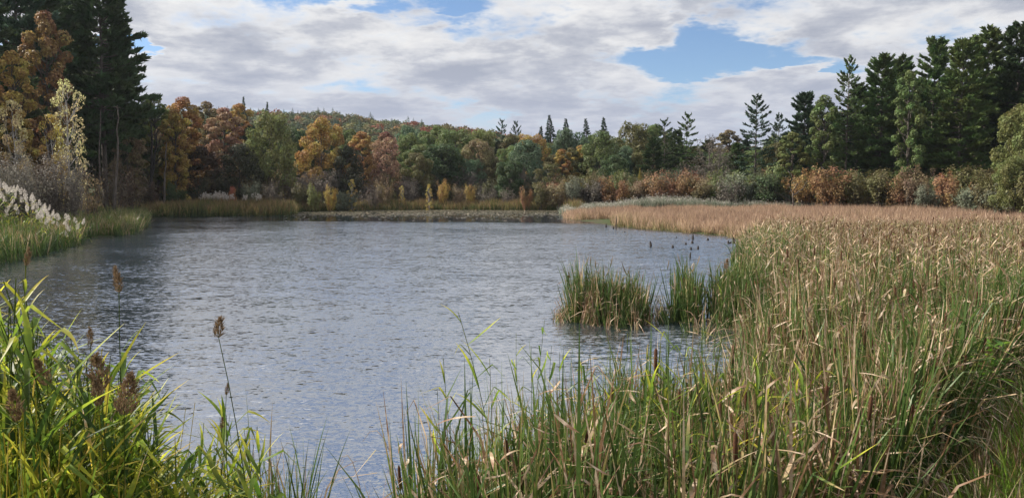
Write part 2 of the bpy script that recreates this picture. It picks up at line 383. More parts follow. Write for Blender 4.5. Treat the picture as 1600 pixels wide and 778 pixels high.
mb.add(np.stack([gx, gy, gz], -1).reshape(-1, 3), np.stack([ii, ii+1, ii+nx+1, ii+nx], -1).reshape(-1, 4), np.stack([gx, gy], -1).reshape(-1, 2))
tag(link('ground', mb.mesh('ground', M['ground'], True)), kind='structure')
mb = MB()
mb.add([(-60, -2, 0), (70, -2, 0), (70, 125, 0), (-60, 125, 0)], [[0, 1, 2, 3]])
tag(link('water', mb.mesh('water', M['water'])), kind='structure')

# ------------------------------------------------------------ tree meshes
def limb(p0, p1, sag, n=6, rng=None, wob=0.0):
    t = np.linspace(0, 1, n)[:, None]
    p = p0+(p1-p0)*t; p[:, 2] += sag*np.sin(t[:, 0]*math.pi)
    if rng is not None: p[1:-1] += rng.normal(0, wob, (n-2, 3))
    return p
def broadleaf(seed, H=16.0, Rr=6.0, base=0.22, n=15000, leaf=0.21, lobes=20, fill=1.0, bark='bark', top=1.0, twigs=True):
    rng = np.random.default_rng(seed)
    tr, cr = MB(), MB()
    bend = rng.normal(0, 0.35, 2)
    tp = np.array([[bend[0]*t*t, bend[1]*t*t, H*t*0.82] for t in np.linspace(-0.03, 1, 9)])
    tube(tr, tp, np.linspace(0.26, 0.05, 9)*H/16, 7)
    cen, rad = [], []
    for k in range(lobes):
        zf = base+(0.93-base)*((k+0.5)/lobes)**0.8
        q = (zf-base)/(1-base)
        prof = math.sqrt(max(0.05, 1-(abs(q-0.38)/0.66)**2.2))
        a = k*2.399+rng.uniform(-.5, .5); rr = Rr*prof*rng.uniform(0.45, 0.80)
        lr = Rr*rng.uniform(0.24, 0.42)*(1.0-0.25*q)
        cen.append((math.cos(a)*rr+bend[0]*zf, math.sin(a)*rr+bend[1]*zf, zf*H-lr*0.2)); rad.append(lr)
    cen.append((bend[0]*0.9, bend[1]*0.9, H*(0.99)-Rr*0.3)); rad.append(Rr*0.32)
    cen = np.array(cen); rad = np.array(rad)
    for c_, r_ in zip(cen, rad):
        z0 = max(H*base*0.7, c_[2]-np.hypot(c_[0], c_[1])*rng.uniform(0.7, 1.1)-0.6)
        z0 = min(z0, H*0.75); t0 = z0/(H*0.82)
        p0 = np.array([bend[0]*t0*t0, bend[1]*t0*t0, z0])
        L = limb(p0, c_, -0.06*H*0.3, 6, rng, 0.12)
        tube(tr, L, np.linspace(0.085, 0.025, 6)*H/16, 5)
        if twigs:
            for q in range(5):
                dd = unit(rng.normal(size=3)+np.array([0, 0, 0.4]))
                s0 = L[rng.integers(3, 6)]
                tube(tr, limb(s0, c_+dd*r_*0.95, 0.1, 4, rng, 0.06), np.linspace(0.035, 0.012, 4)*H/16, 3, cap=False)
    wgt = rad**2; li = rng.choice(len(rad), n, p=wgt/wgt.sum())
    d = rng.normal(size=(n, 3)); d[:, 2] += 0.35; d = unit(d)
    # every lobe is broken into sub-clumps so the outline is ragged
    sub = unit(rng.normal(size=(len(rad), 9, 3))+np.array([0, 0, .3]))
    dots = np.einsum('nk,nsk->ns', d, sub[li]); mx = dots.max(1)
    rr = rad[li]*(0.42+0.74*np.clip((mx-0.45)/0.55, 0, 1))*rng.uniform(0.80, 1.06, n)
    pos = cen[li]+d*rr[:, None]*np.array([1, 1, 0.78])
    keep = rng.uniform(size=n) < fill; pos, d = pos[keep], d[keep]
    nrm = unit(d*0.9+rng.normal(0, 0.55, d.shape)+np.array([0, 0, 0.35]))
    leaves(cr, rng, pos, nrm, leaf*rng.uniform(0.55, 1.25, len(pos)))
    nm = 'broadleaf_%d' % seed
    return dict(H=H, R=Rr, trunk=tr.mesh('trunk_'+nm, M[bark], True), crown=cr.mesh('crown_'+nm, M['leaf']))
def conifer(seed, H=22.0, Rr=5.0, base=0.22, nb=150, tufts=100, kind='pine', bark='bark', tl=0.50):
    rng = np.random.default_rng(seed)
    tr, cr = MB(), MB(); bx = rng.normal(0, 0.25, 2)
    ax = lambda z: np.array([bx[0]*(z/H)**2, bx[1]*(z/H)**2, z])
    tube(tr, [ax(z) for z in np.linspace(-0.4, H*0.985, 12)], np.linspace(0.30, 0.03, 12)*H/22, 7)
    hs = base+(0.985-base)*(np.arange(nb)+rng.uniform(0, 1, nb))/nb
    if kind == 'pine':                                     # whorls
        step = 0.034; hs = np.round(hs/step)*step+rng.normal(0, 0.010, nb)
    whorl = rng.uniform(0.72, 1.2, 80)
    for k, h in enumerate(hs):
        h = min(h, 0.985)
        q = (h-base)/(1-base)
        if kind == 'pine':
            prof = (1-q)**0.55*(0.62+0.38*min(1, q/0.18)); L = Rr*prof*rng.uniform(0.60, 1.08)*whorl[int(h*60) % 80]+0.5
            el = R(-6+52*q**2.0+rng.normal(0, 7))
        else:
            prof = (1-q)**1.1; L = Rr*prof*rng.uniform(0.75, 1.08)+0.08; el = R(-16+30*q+rng.normal(0, 5))
        a = k*2.399+rng.uniform(-0.6, 0.6)
        dh = np.array([math.cos(a), math.sin(a), 0.0]); sd = np.array([-math.sin(a), math.cos(a), 0.0])
        p0 = ax(h*H); s_ = np.linspace(0, 1, 5)
        rise = (0.10 if kind == 'pine' else -0.06)*L
        br = p0+dh*(s_*L*math.cos(el))[:, None]+np.array([0, 0, 1.0])*(s_*L*math.sin(el)+rise*s_**2)[:, None]
        tube(tr, br, np.linspace(0.05, 0.012, 5)*(0.4+L/Rr), 4, cap=False)
        n = int(tufts*(0.35+0.65*L/Rr))
        s1 = rng.uniform(0.22, 1.0, n)**0.75
        off = rng.uniform(-1, 1, n)*(0.30 if kind == 'pine' else 0.26)*L*(1.12-s1)
        pos = p0+dh*(s1*L*math.cos(el)+np.abs(off)*0.35)[:, None]+sd*off[:, None]
        pos[:, 2] = p0[2]+s1*L*math.sin(el)+rise*s1**2+np.abs(off)*0.04+rng.normal(0, 0.07, n)
        if kind == 'pine': dirn = unit(dh*0.7+sd*np.sign(off)[:, None]*0.55+np.array([0, 0, 0.55])+rng.normal(0, 0.35, (n, 3)))
        else: dirn = unit(dh*0.8+sd*np.sign(off)[:, None]*0.5+np.array([0, 0, -0.15])+rng.normal(0, 0.3, (n, 3)))
        ln = tl*rng.uniform(0.7, 1.3, (n, 1))*(min(1, 0.3+L*0.6) if kind == 'spruce' else 1)
        for _ in range(2):
            wdir = unit(np.cross(dirn, rng.normal(size=(n, 3))))*ln*0.24
            v = np.stack([pos-dirn*ln*0.35, pos+wdir+dirn*ln*0.2, pos+dirn*ln, pos-wdir+dirn*ln*0.1], 1).reshape(-1, 3)
            u = rng.uniform(0, 1, n)
            cr.add(v, np.arange(4*n).reshape(-1, 4), np.stack([np.repeat(u, 4), np.tile([0, .5, 1, .5], n)], -1))
    if kind == 'pine':                                     # dead stubs on the bare trunk
        for k in range(14):
            z = H*rng.uniform(0.06, base+0.1); a = rng.uniform(0, 6.28); l = rng.uniform(0.5, 1.8)
            tube(tr, [ax(z), ax(z)+np.array([math.cos(a)*l*.5, math.sin(a)*l*.5, 0.05]), ax(z)+np.array([math.cos(a)*l, math.sin(a)*l, -0.1])], [0.035, 0.02, 0.008], 3, cap=False)
    nm = kind+'_%d' % seed
    return dict(H=H, R=Rr, trunk=tr.mesh('trunk_'+nm, M[bark], True), crown=cr.mesh('crown_'+nm, M['needle']))
def shrub(seed, H=4.0, Rr=2.4, n=3600, leaf=0.11, fill=1.0, stems=16, up=1.0):
    rng = np.random.default_rng(seed); tr, cr = MB(), MB()
    tips = []
    for k in range(stems):
        a = rng.uniform(0, 6.28); r = Rr*math.sqrt(rng.uniform(0.02, 1))*0.8; hh = H*rng.uniform(0.6, 0.95)*math.sqrt(max(0.15, 1-(r/Rr)**2*0.75))
        p1 = np.array([math.cos(a)*r, math.sin(a)*r, hh]); p0 = np.array([math.cos(a)*r*0.25, math.sin(a)*r*0.25, -0.1])
        L = limb(p0, p1, 0.12, 6, rng, 0.08); tube(tr, L, np.linspace(0.035, 0.01, 6), 4, cap=False)
        tips.append(L)
        for j in range(7):
            s0 = L[rng.integers(2, 6)]; d = unit(rng.normal(size=3)*0.8+np.array([0, 0, up])); e = s0+d*rng.uniform(0.4, 1.0)*H*0.2
            tube(tr, [s0, (s0+e)/2+rng.normal(0, .04, 3), e], [0.014, 0.010, 0.005], 3, cap=False); tips.append(np.array([s0, (s0+e)/2, e, e]))
    idx = rng.integers(0, len(tips), n)
    tt = [tips[i][rng.integers(max(0, len(tips[i])//2-1), len(tips[i]))] for i in idx]
    pos = np.array(tt)+rng.normal(0, 0.13, (n, 3))*np.array([1, 1, 1.2])*H/3.2
    pos[:, 2] = np.abs(pos[:, 2])+0.1
    keep = rng.uniform(size=n) < fill; pos = pos[keep]
    nrm = unit(pos-np.array([0, 0, H*0.35])+rng.normal(0, 1.0, pos.shape)+np.array([0, 0, .5]))
    leaves(cr, rng, pos, nrm, leaf*rng.uniform(0.6, 1.3, len(pos)))
    nm = 'shrub_%d' % seed
    return dict(H=H, R=Rr, trunk=tr.mesh('stems_'+nm, M['bark'], True), crown=cr.mesh('crown_'+nm, M['leaf']))
KIT = {
 'broad': [broadleaf(11), broadleaf(12, Rr=5.2, lobes=18), broadleaf(13, Rr=6.6, lobes=26), broadleaf(14, base=0.12, lobes=24), broadleaf(15, Rr=5.5, base=0.3), broadleaf(16, lobes=30, n=17000)],
 'slim': [broadleaf(17, H=20, Rr=3.3, lobes=38, n=14000, base=0.12, leaf=0.19), broadleaf(18, H=20, Rr=3.0, lobes=34, n=13000, base=0.2, leaf=0.19)],
 'airy': [broadleaf(21, Rr=4.2, n=5200, leaf=0.22, lobes=18, fill=0.8, base=0.25), broadleaf(22, Rr=4.0, n=5200, leaf=0.2, fill=0.75, base=0.3)],
 'birch': [broadleaf(31, H=11, Rr=2.3, n=2500, leaf=0.12, lobes=22, fill=0.8, base=0.12, bark='bark_pale'), broadleaf(32, H=9, Rr=1.8, n=2600, leaf=0.11, lobes=18, fill=0.9, base=0.1, bark='bark_pale')],
 'bare': [broadleaf(41, Rr=3.6, n=1200, leaf=0.16, lobes=26, base=0.3)],
 'pine': [conifer(51), conifer(52, Rr=5.4), conifer(53, Rr=4.6, nb=135), conifer(54, base=0.30, Rr=5.0), conifer(55, base=0.16, nb=170)],
 'lonepine': [conifer(56, H=18, Rr=4.2, base=0.35, nb=62, tufts=50, tl=0.36), conifer(57, H=18, Rr=4.0, base=0.3, nb=70, tufts=48, tl=0.36)],
 'spruce': [conifer(61, H=16, Rr=2.9, base=0.08, nb=210, tufts=52, kind='spruce', tl=0.34), conifer(62, H=16, Rr=2.6, base=0.08, nb=190, tufts=52, kind='spruce', tl=0.34)],
 'shrub': [shrub(71), shrub(72, Rr=2.8, n=4200), shrub(73, H=4.4, Rr=2.0), shrub(74, fill=0.7), shrub(75, Rr=3.0, stems=22, n=4600)],
 'twiggy': [shrub(76, n=1700, stems=22, leaf=0.09), shrub(77, n=1500, Rr=2.8, stems=24, leaf=0.09)],
 'fine': [shrub(78, H=4.2, Rr=3.0, n=9500, leaf=0.06, stems=30), shrub(79, H=4.2, Rr=2.8, n=9000, leaf=0.06, stems=30)],
}
NAMES = {'broad': ('broadleaf_tree', 'tree'), 'airy': ('autumn_tree', 'tree'), 'birch': ('birch_tree', 'tree'), 'bare': ('bare_tree', 'tree'), 'pine': ('pine_tree', 'pine tree'),
         'lonepine': ('pine_tree', 'pine tree'), 'spruce': ('spruce_tree', 'spruce tree'), 'shrub': ('shrub', 'shrub'), 'twiggy': ('shrub', 'shrub'), 'fine': ('shrub', 'shrub')}
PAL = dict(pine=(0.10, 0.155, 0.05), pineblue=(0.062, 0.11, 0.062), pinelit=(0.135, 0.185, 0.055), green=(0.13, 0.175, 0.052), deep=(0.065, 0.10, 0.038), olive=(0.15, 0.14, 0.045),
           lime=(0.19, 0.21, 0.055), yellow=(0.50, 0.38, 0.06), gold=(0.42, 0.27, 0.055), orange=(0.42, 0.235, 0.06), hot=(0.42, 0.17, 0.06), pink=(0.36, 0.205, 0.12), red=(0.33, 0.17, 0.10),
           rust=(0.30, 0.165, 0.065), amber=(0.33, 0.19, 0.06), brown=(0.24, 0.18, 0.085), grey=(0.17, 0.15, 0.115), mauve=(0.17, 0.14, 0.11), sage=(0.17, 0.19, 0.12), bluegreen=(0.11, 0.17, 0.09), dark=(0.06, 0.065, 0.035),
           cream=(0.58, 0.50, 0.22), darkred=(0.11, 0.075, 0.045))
trng = random.Random(77); cnt = {}
def tree(kind, px, Y, topy, rpx, col, label, group=None, var=None, name=None, cat=None):
    x, y, zt = AT(px, topy, Y); z0 = Hh(x, y)-0.05
    h = max(0.8, zt-z0); rad = rpx*Y/F
    kit = KIT['slim' if kind in ('broad', 'airy') and h/rad > 4.2 else kind]; k = cnt.get(kind, 0); cnt[kind] = k+1
    p = kit[(k if var is None else var) % len(kit)]
    c = PAL[col]; c = c if col in ('pine', 'pineblue', 'pinelit', 'green', 'deep', 'bluegreen', 'dark') else tuple(0.84*q_+0.02*sum(c) for q_ in c); j = trng.uniform(0.9, 1.1)
    e = empty(name or NAMES[kind][0], (x, y, z0), trng.uniform(0, 6.28), (rad/p['R'], rad/p['R'], h/p['H']), label=label, cat=cat or NAMES[kind][1], group=group)
    t = link('stems' if 'shrub' in NAMES[kind][0] else 'trunk', p['trunk'], e); cr = link('foliage' if 'shrub' in NAMES[kind][0] else 'crown', p['crown'], e)
    cr.color = (c[0]*j, c[1]*j*trng.uniform(0.96, 1.04), c[2]*j, 1)
    return e
T = [
 # left bank, near
 ('pine', -60, 66, -60, 95, 'deep', 'dark pine at the left edge of the frame, mostly cut off by it'),
 ('pine', 22, 76, -75, 85, 'pineblue', 'tall blue green pine in the top left corner above the orange leaves'),
 ('pine', 92, 92, -22, 62, 'pineblue', 'dark pine behind the brown oak, right of the chink of white sky'),
 ('pine', 150, 86, -55, 80, 'deep', 'tallest dark pine whose ragged right side stands against the clouds'),
 ('pine', 178, 97, 20, 56, 'deep', 'dark pine stepped out right of the tallest one, low boughs over the yellow trees'),
 ('pine', 70, 82, -50, 70, 'deep', 'dark pine standing between the two left corner pines'),
 ('pine', 120, 104, 30, 60, 'deep', 'shaded pine filling the dark gap behind the tallest pine'),
 ('pine', 45, 100, 40, 75, 'deep', 'shaded pine at the back of the left grove'),
 ('broad', 64, 72, 12, 40, 'amber', 'brownish orange oak tangled in the pines of the top left'),
 ('broad', 12, 64, 76, 34, 'gold', 'golden orange tree at the left edge above the pale birch'),
 ('broad', -75, 56, 60, 50, 'gold', 'golden tree standing just beyond the left edge'),
 ('birch', 100, 56, 116, 30, 'cream', 'pale yellow sparse birch glowing in front of the dark pines', None, 0),
 ('birch', 82, 54, 172, 20, 'yellow', 'shorter yellow birch beneath the tall sparse one', None, 1),
 ('birch', 22, 55, 150, 22, 'cream', 'small yellow birch with the leafy spire near the left edge', None, 1),
 ('fine', 30, 47, 236, 62, 'grey', 'rounded grey green willow shrub behind the white plumes', None, 0),
 ('fine', 92, 49, 240, 58, 'grey', 'grey willow shrub under the yellow birches', None, 1),
 ('fine', -45, 44, 226, 70, 'grey', 'grey shrub cut by the left edge of the frame', None, 0),
 ('twiggy', 130, 58, 262, 36, 'brown', 'brown twiggy shrub at the foot of the tallest pine'),
 ('twiggy', 172, 74, 246, 34, 'darkred', 'dark red undergrowth round the bare pale trunk'),
 ('twiggy', 205, 84, 255, 34, 'darkred', 'dark reddish thicket at the right end of the left grove'),
 ('airy', 196, 90, 205, 34, 'brown', 'shaded olive brown tree under the boughs of the tallest pine'),
 # wood from the left grove to the middle
 ('broad', 240, 103, 146, 31, 'lime', 'yellow green tree first to the right of the tall dark pine'),
 ('airy', 222, 99, 205, 24, 'olive', 'slim olive tree in the shade beside the yellow green one'),
 ('broad', 288, 108, 150, 36, 'orange', 'bright orange maple with a red tip on the skyline'),
 ('airy', 270, 101, 168, 26, 'gold', 'golden tree with bare straight trunks left of the orange maple'),
 ('broad', 326, 124, 157, 26, 'brown', 'brown green tree on the skyline between the orange maple and the pink one'),
 ('broad', 346, 114, 166, 33, 'pink', 'pinkish red maple left of the big light green tree'),
 ('broad', 376, 130, 160, 28, 'gold', 'golden topped tree behind the pink maple'),
 ('spruce', 381, 150, 150, 20, 'pineblue', 'lone dark spruce tip standing above the pink maple'),
 ('spruce', 414, 160, 158, 20, 'pineblue', 'small dark spruce tip behind the big light green tree'),
 ('broad', 416, 112, 170, 42, 'lime', 'big light green tree right of the pink maple'),
 ('broad', 372, 108, 222, 36, 'dark', 'dark olive tree in shade below the pink maple'),
 ('broad', 318, 109, 226, 34, 'darkred', 'shaded brown red tree under the orange maple'),
 ('broad', 460, 126, 196, 30, 'deep', 'dark green tree filling the gap beside the light green one'),
 ('broad', 500, 122, 184, 40, 'gold', 'wide golden orange tree with layered boughs'),
 ('broad', 545, 136, 200, 30, 'green', 'green tree behind the golden orange one'),
 ('broad', 566, 128, 204, 26, 'orange', 'dull orange tree between the golden one and the dusky pink one'),
 ('broad', 540, 121, 226, 28, 'dark', 'dark shaded tree below the dull orange one'),
 ('airy', 606, 121, 212, 27, 'pink', 'dusky pink maple tapering to the shrubs'),
 ('broad', 600, 133, 205, 24, 'red', 'red topped tree just behind the dusky pink maple'),
 ('broad', 640, 137, 206, 32, 'green', 'rounded green oak right of the dusky pink maple'),
 ('broad', 655, 124, 238, 30, 'olive', 'olive tree in front of the rounded oaks'),
 ('broad', 680, 148, 194, 38, 'green', 'high rounded green oak left of the middle'),
 ('broad', 716, 140, 198, 42, 'green', 'broad green oak with spreading pale limbs under a dark crown', None, 2),
 ('broad', 690, 128, 222, 42, 'deep', 'dark green oak in shade at the front of the oak group', None, 5),
 ('broad', 745, 131, 216, 32, 'brown', 'brownish tree at the right side of the oak group'),
 ('broad', 752, 152, 200, 34, 'lime', 'yellow green oak crown on the skyline at the end of the hill'),
 ('broad', 640, 160, 196, 30, 'bluegreen', 'blue green round crown behind the oak group on the left'),
 ('broad', 798, 150, 208, 30, 'olive', 'yellowish crown below the first skyline spruces'),
 ('broad', 832, 146, 206, 32, 'gold', 'flat yellow brown crown in front of the skyline spruces'),
 ('lonepine', 783, 168, 190, 18, 'pineblue', 'leftmost small pine on the skyline past the hill'),
 ('lonepine', 806, 172, 192, 16, 'pineblue', 'second small pine on the skyline past the hill'),
 ('spruce', 843, 172, 196, 26, 'pineblue', 'small dark spruce left of the tallest skyline spruce'),
 ('spruce', 863, 168, 179, 32, 'pineblue', 'tallest pointed spruce of the skyline group in the middle'),
 ('spruce', 886, 166, 184, 30, 'pineblue', 'pointed spruce right of the tallest of the skyline group'),
 ('spruce', 919, 164, 184, 30, 'pineblue', 'dark spruce standing alone left of the big olive oak'),
 ('spruce', 946, 166, 182, 30, 'pineblue', 'dark spruce touching the left side of the big olive oak'),
 ('broad', 820, 126, 216, 38, 'bluegreen', 'big blue green oak hanging over the shore shrubs', None, 3),
 ('broad', 796, 121, 250, 26, 'deep', 'dark lower tree at the left foot of the blue green oak'),
 ('broad', 885, 146, 198, 30, 'bluegreen', 'blue green round tree under the pointed spruces'),
 ('airy', 856, 119, 252, 24, 'olive', 'olive yellow tree in front of the wood near the middle'),
 ('airy', 880, 124, 232, 20, 'gold', 'thin golden tree behind the olive yellow one'),
 ('broad', 905, 132, 226, 20, 'gold', 'amber tree left of the big olive oak'),
 ('broad', 936, 128, 202, 38, 'green', 'green oak with a dark foot left of the skyline bulge', None, 3),
 ('broad', 985, 136, 188, 42, 'olive', 'big olive green oak forming the rounded skyline bulge', None, 2),
 ('broad', 962, 117, 240, 30, 'deep', 'dark green tree below the big olive oak'),
 ('broad', 1028, 138, 192, 34, 'green', 'green crown between the olive oak and the dark pines'),
 ('lonepine', 1040, 128, 190, 30, 'deep', 'dark pine right of the olive oak'),
 ('pine', 1020, 122, 218, 28, 'deep', 'shaded dark pine in the recess of the wood'),
 ('lonepine', 1073, 126, 181, 28, 'pine', 'dark pine with outstretched boughs right of the recess', None, 0),
 ('pine', 1056, 131, 205, 26, 'deep', 'dark pine behind the one with outstretched boughs'),
 ('spruce', 1000, 110, 262, 11, 'yellow', 'small yellow sapling before the dark recess'),
 ('bare', 1108, 118, 206, 28, 'mauve', 'greyish half bare tree between the pine groups'),
 ('bare', 1124, 112, 222, 26, 'grey', 'thin bare tree with a straight grey trunk'),
 ('broad', 1140, 142, 202, 26, 'brown', 'brownish tree behind the bare grey ones'),
 ('pine', 1150, 116, 226, 26, 'pine', 'low dark green pine left of the lone tall pine'),
 ('lonepine', 1183, 108, 153, 37, 'pineblue', 'lone tall pine with open boughs against the cloud', None, 1),
 ('lonepine', 1217, 118, 182, 27, 'pineblue', 'smaller open pine right of the lone tall one', None, 0),
 ('broad', 1208, 112, 222, 26, 'olive', 'yellow green tree between the two open pines'),
 # right-hand pines
 ('pine', 1257, 104, 148, 42, 'pineblue', 'first dense pine of the right hand wall of pines'),
 ('broad', 1240, 100, 205, 25, 'lime', 'light green tree at the left foot of the dense pines'),
 ('broad', 1292, 100, 146, 28, 'green', 'leafy green broadleaf tree in the gap between two tall pines'),
 ('lonepine', 1327, 100, 96, 40, 'pine', 'slender pine with dark open top rising over the leafy tree', None, 0),
 ('pine', 1345, 108, 135, 46, 'deep', 'dense pine hidden behind the slender open one'),
 ('pine', 1382, 100, 92, 50, 'pine', 'dense green pine left of the pale leaved climber tree'),
 ('pine', 1418, 112, 92, 50, 'pine', 'pine crown behind the pale leaved tree'),
 ('broad', 1424, 95, 108, 24, 'green', 'pale green leaved tree climbing between the dense pines'),
 ('pine', 1462, 104, 66, 52, 'pine', 'tall pine with two small tips right of the pale leaved tree'),
 ('pine', 1506, 95, 66, 60, 'pinelit', 'broad sunlit pine with long layered boughs'),
 ('pine', 1546, 100, 50, 58, 'pinelit', 'highest pine tip near the right edge'),
 ('pine', 1596, 96, 42, 62, 'deep', 'dark pine at the right edge of the frame'),
 ('pine', 1655, 90, 30, 60, 'pine', 'pine just beyond the right edge of the frame'),
 ('pine', 1478, 98, 190, 42, 'pinelit', 'short sunlit pine at the foot of the broad one'),
 ('pine', 1400, 99, 190, 42, 'pine', 'short pine at the foot of the dense wall'),
 ('broad', 1598, 68, 158, 44, 'lime', 'yellow green tree leaning in at the right edge', None, 3),
 ('broad', 1588, 60, 240, 34, 'lime', 'yellow green leaved bushy tree below the one at the right edge', None, 5),
]
for row in T:
    kind, px, Y, ty, rpx, col, lab = row[:7]
    tree(kind, px, Y, ty, rpx, col, lab, None, row[8] if len(row) > 8 else None); PLACED.append((px, short(lab)))
# the deeper rows of the wood that only show as gaps fill
frng = random.Random(4)
def skyl(px): return np.interp(px, [-350, 180, 215, 300, 400, 560, 760, 900, 1100, 1180, 1250, 1330, 1450, 1600, 2000], [60, 60, 165, 175, 182, 200, 212, 204, 212, 214, 190, 160, 120, 95, 60])
for Y0, stepx, lo in ((134, 26, 16), (158, 24, 6), (186, 22, 2)):
    px = -200 if Y0 < 150 else -60
    while px < 1750:
        Y = Y0+frng.uniform(-7, 7)-(18 if px > 1250 else 0)+(0 if px > 200 else -22)
        k = 'pine' if (px < 200 or px > 1230 or frng.random() < 0.25) else 'broad'
        c = frng.choice(['deep', 'pine', 'pineblue']) if k == 'pine' else frng.choice(['green', 'deep', 'olive', 'green', 'brown', 'gold', 'dark', 'orange'] if px < 620 else ['green', 'deep', 'olive', 'bluegreen', 'green', 'lime'])
        tree(k, px, Y, skyl(px)+lo+frng.uniform(0, 22), frng.uniform(20, 32), c,
             {134: 'first', 158: 'second', 186: 'back'}[Y0]+' row '+('pine' if k == 'pine' else 'broadleaf')+' '+near_named(px), 'trees deep in the wood')
        px += stepx*frng.uniform(0.8, 1.3)
# shore shrubs
SH = [
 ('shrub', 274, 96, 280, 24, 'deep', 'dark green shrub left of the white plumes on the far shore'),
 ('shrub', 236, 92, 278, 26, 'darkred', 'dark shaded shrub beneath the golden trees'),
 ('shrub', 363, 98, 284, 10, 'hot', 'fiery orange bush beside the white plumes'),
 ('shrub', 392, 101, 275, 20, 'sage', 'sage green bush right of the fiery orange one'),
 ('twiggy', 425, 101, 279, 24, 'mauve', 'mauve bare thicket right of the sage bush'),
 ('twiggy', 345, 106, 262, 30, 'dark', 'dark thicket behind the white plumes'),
 ('twiggy', 310, 104, 268, 24, 'dark', 'dark thicket left of the white plumes'),
 ('shrub', 468, 106, 283, 22, 'olive', 'olive bush left of the yellow ones'),
 ('shrub', 490, 104, 283, 15, 'lime', 'yellow green bush, first of the yellow row'),
 ('shrub', 516, 106, 283, 14, 'yellow', 'bright yellow bush, second of the yellow row'),
 ('birch', 549, 108, 273, 10, 'yellow', 'slim yellow birch sapling standing over the shrubs', None, 1),
 ('shrub', 540, 108, 292, 24, 'sage', 'low sage shrub at the foot of the slim yellow sapling'),
 ('twiggy', 580, 112, 284, 26, 'mauve', 'mauve twiggy shrub right of the yellow sapling'),
 ('shrub', 600, 114, 276, 20, 'brown', 'brown shrub below the dusky pink maple'),
 ('birch', 628, 114, 284, 6, 'yellow', 'thin pale yellow sapling among mauve shrubs', None, 0),
 ('twiggy', 640, 117, 276, 24, 'mauve', 'mauve shrub left of the bright yellow sapling'),
 ('birch', 670, 113, 281, 8, 'yellow', 'bright yellow sapling at the waterside', None, 1),
 ('shrub', 692, 116, 277, 14, 'gold', 'yellow and orange bush right of the bright yellow sapling'),
 ('twiggy', 716, 118, 282, 22, 'brown', 'brownish twiggy shrub below the pale limbed oak'),
 ('shrub', 736, 117, 284, 14, 'gold', 'gold flecked shrub below the oak group'),
 ('twiggy', 762, 118, 286, 24, 'grey', 'grey twiggy shrub below the gap in the oaks'),
 ('twiggy', 795, 118, 288, 24, 'mauve', 'mauve twiggy shrub under the blue green oak'),
 ('shrub', 822, 112, 286, 14, 'rust', 'rust coloured bush at the foot of the blue green oak'),
 ('shrub', 846, 112, 276, 22, 'olive', 'olive yellow bush below the olive yellow tree'),
 ('shrub', 870, 112, 290, 20, 'brown', 'reddish brown bush below the golden tree'),
 ('shrub', 898, 111, 286, 20, 'sage', 'green grey bush left of the rusty row'),
 ('shrub', 930, 110, 292, 20, 'mauve', 'low brown mauve bush left of the rusty row'),
 ('shrub', 962, 108, 284, 24, 'rust', 'rusty pink bush, first of the rusty row'),
 ('shrub', 1000, 107, 288, 20, 'brown', 'brown bush at the foot of the yellow sapling'),
 ('shrub', 1030, 106, 278, 26, 'rust', 'rusty orange bush left of the bare trunk'),
 ('shrub', 1066, 105, 276, 28, 'rust', 'rusty orange bush behind the grey green reeds'),
 ('shrub', 1100, 104, 284, 26, 'brown', 'pinkish brown bush at the foot of the bare tree'),
 ('twiggy', 1086, 112, 262, 28, 'mauve', 'purplish bare thicket behind the rusty bushes'),
 ('twiggy', 1136, 101, 282, 28, 'grey', 'pale grey twiggy bush on the marsh edge'),
 ('shrub', 1172, 102, 272, 30, 'sage', 'grey green shrub below the lone tall pine'),
 ('shrub', 1200, 100, 276, 24, 'deep', 'dark green shrub left of the dead snag'),
 ('shrub', 1222, 101, 262, 26, 'green', 'green shrub behind the dead snag'),
 ('shrub', 1256, 97, 276, 26, 'amber', 'tan orange tall shrub right of the dead snag'),
 ('shrub', 1302, 96, 270, 32, 'rust', 'dull orange shrub below the leafy tree'),
 ('shrub', 1340, 95, 274, 28, 'olive', 'olive shrub right of the dull orange one'),
 ('shrub', 1376, 93, 268, 28, 'olive', 'olive green shrub at the foot of the dense pines'),
 ('shrub', 1406, 91, 282, 22, 'rust', 'small rust red shrub among the grey green ones'),
 ('shrub', 1436, 90, 270, 28, 'brown', 'brown orange shrub with a pale leaning stem'),
 ('shrub', 1452, 84, 298, 20, 'sage', 'low sage shrub in front of the brown orange one'),
 ('shrub', 1482, 84, 276, 28, 'rust', 'rust red shrub, the reddest below the right hand pines'),
 ('shrub', 1520, 86, 262, 32, 'olive', 'dark olive shrub right of the reddest one'),
 ('shrub', 1528, 76, 296, 32, 'sage', 'rounded grey green shrub on the edge of the cattails at the right'),
 ('shrub', 1556, 72, 278, 30, 'olive', 'olive shrub left of the yellow bushy tree'),
 ('shrub', 1592, 66, 290, 36, 'sage', 'grey green shrub at the right edge above the cattails'),
 ('shrub', 1640, 62, 270, 44, 'olive', 'olive shrub just beyond the right edge'),
]
for row in SH:
    kind, px, Y, ty, rpx, col, lab = row[:7]
    ty = ty-(8 if px > 860 else -5); Y = Y-(5 if px > 1280 else 0)
    tree(kind, px, Y, ty, rpx*(1.3 if px > 860 else 0.9), col, lab, None, row[8] if len(row) > 8 else None)
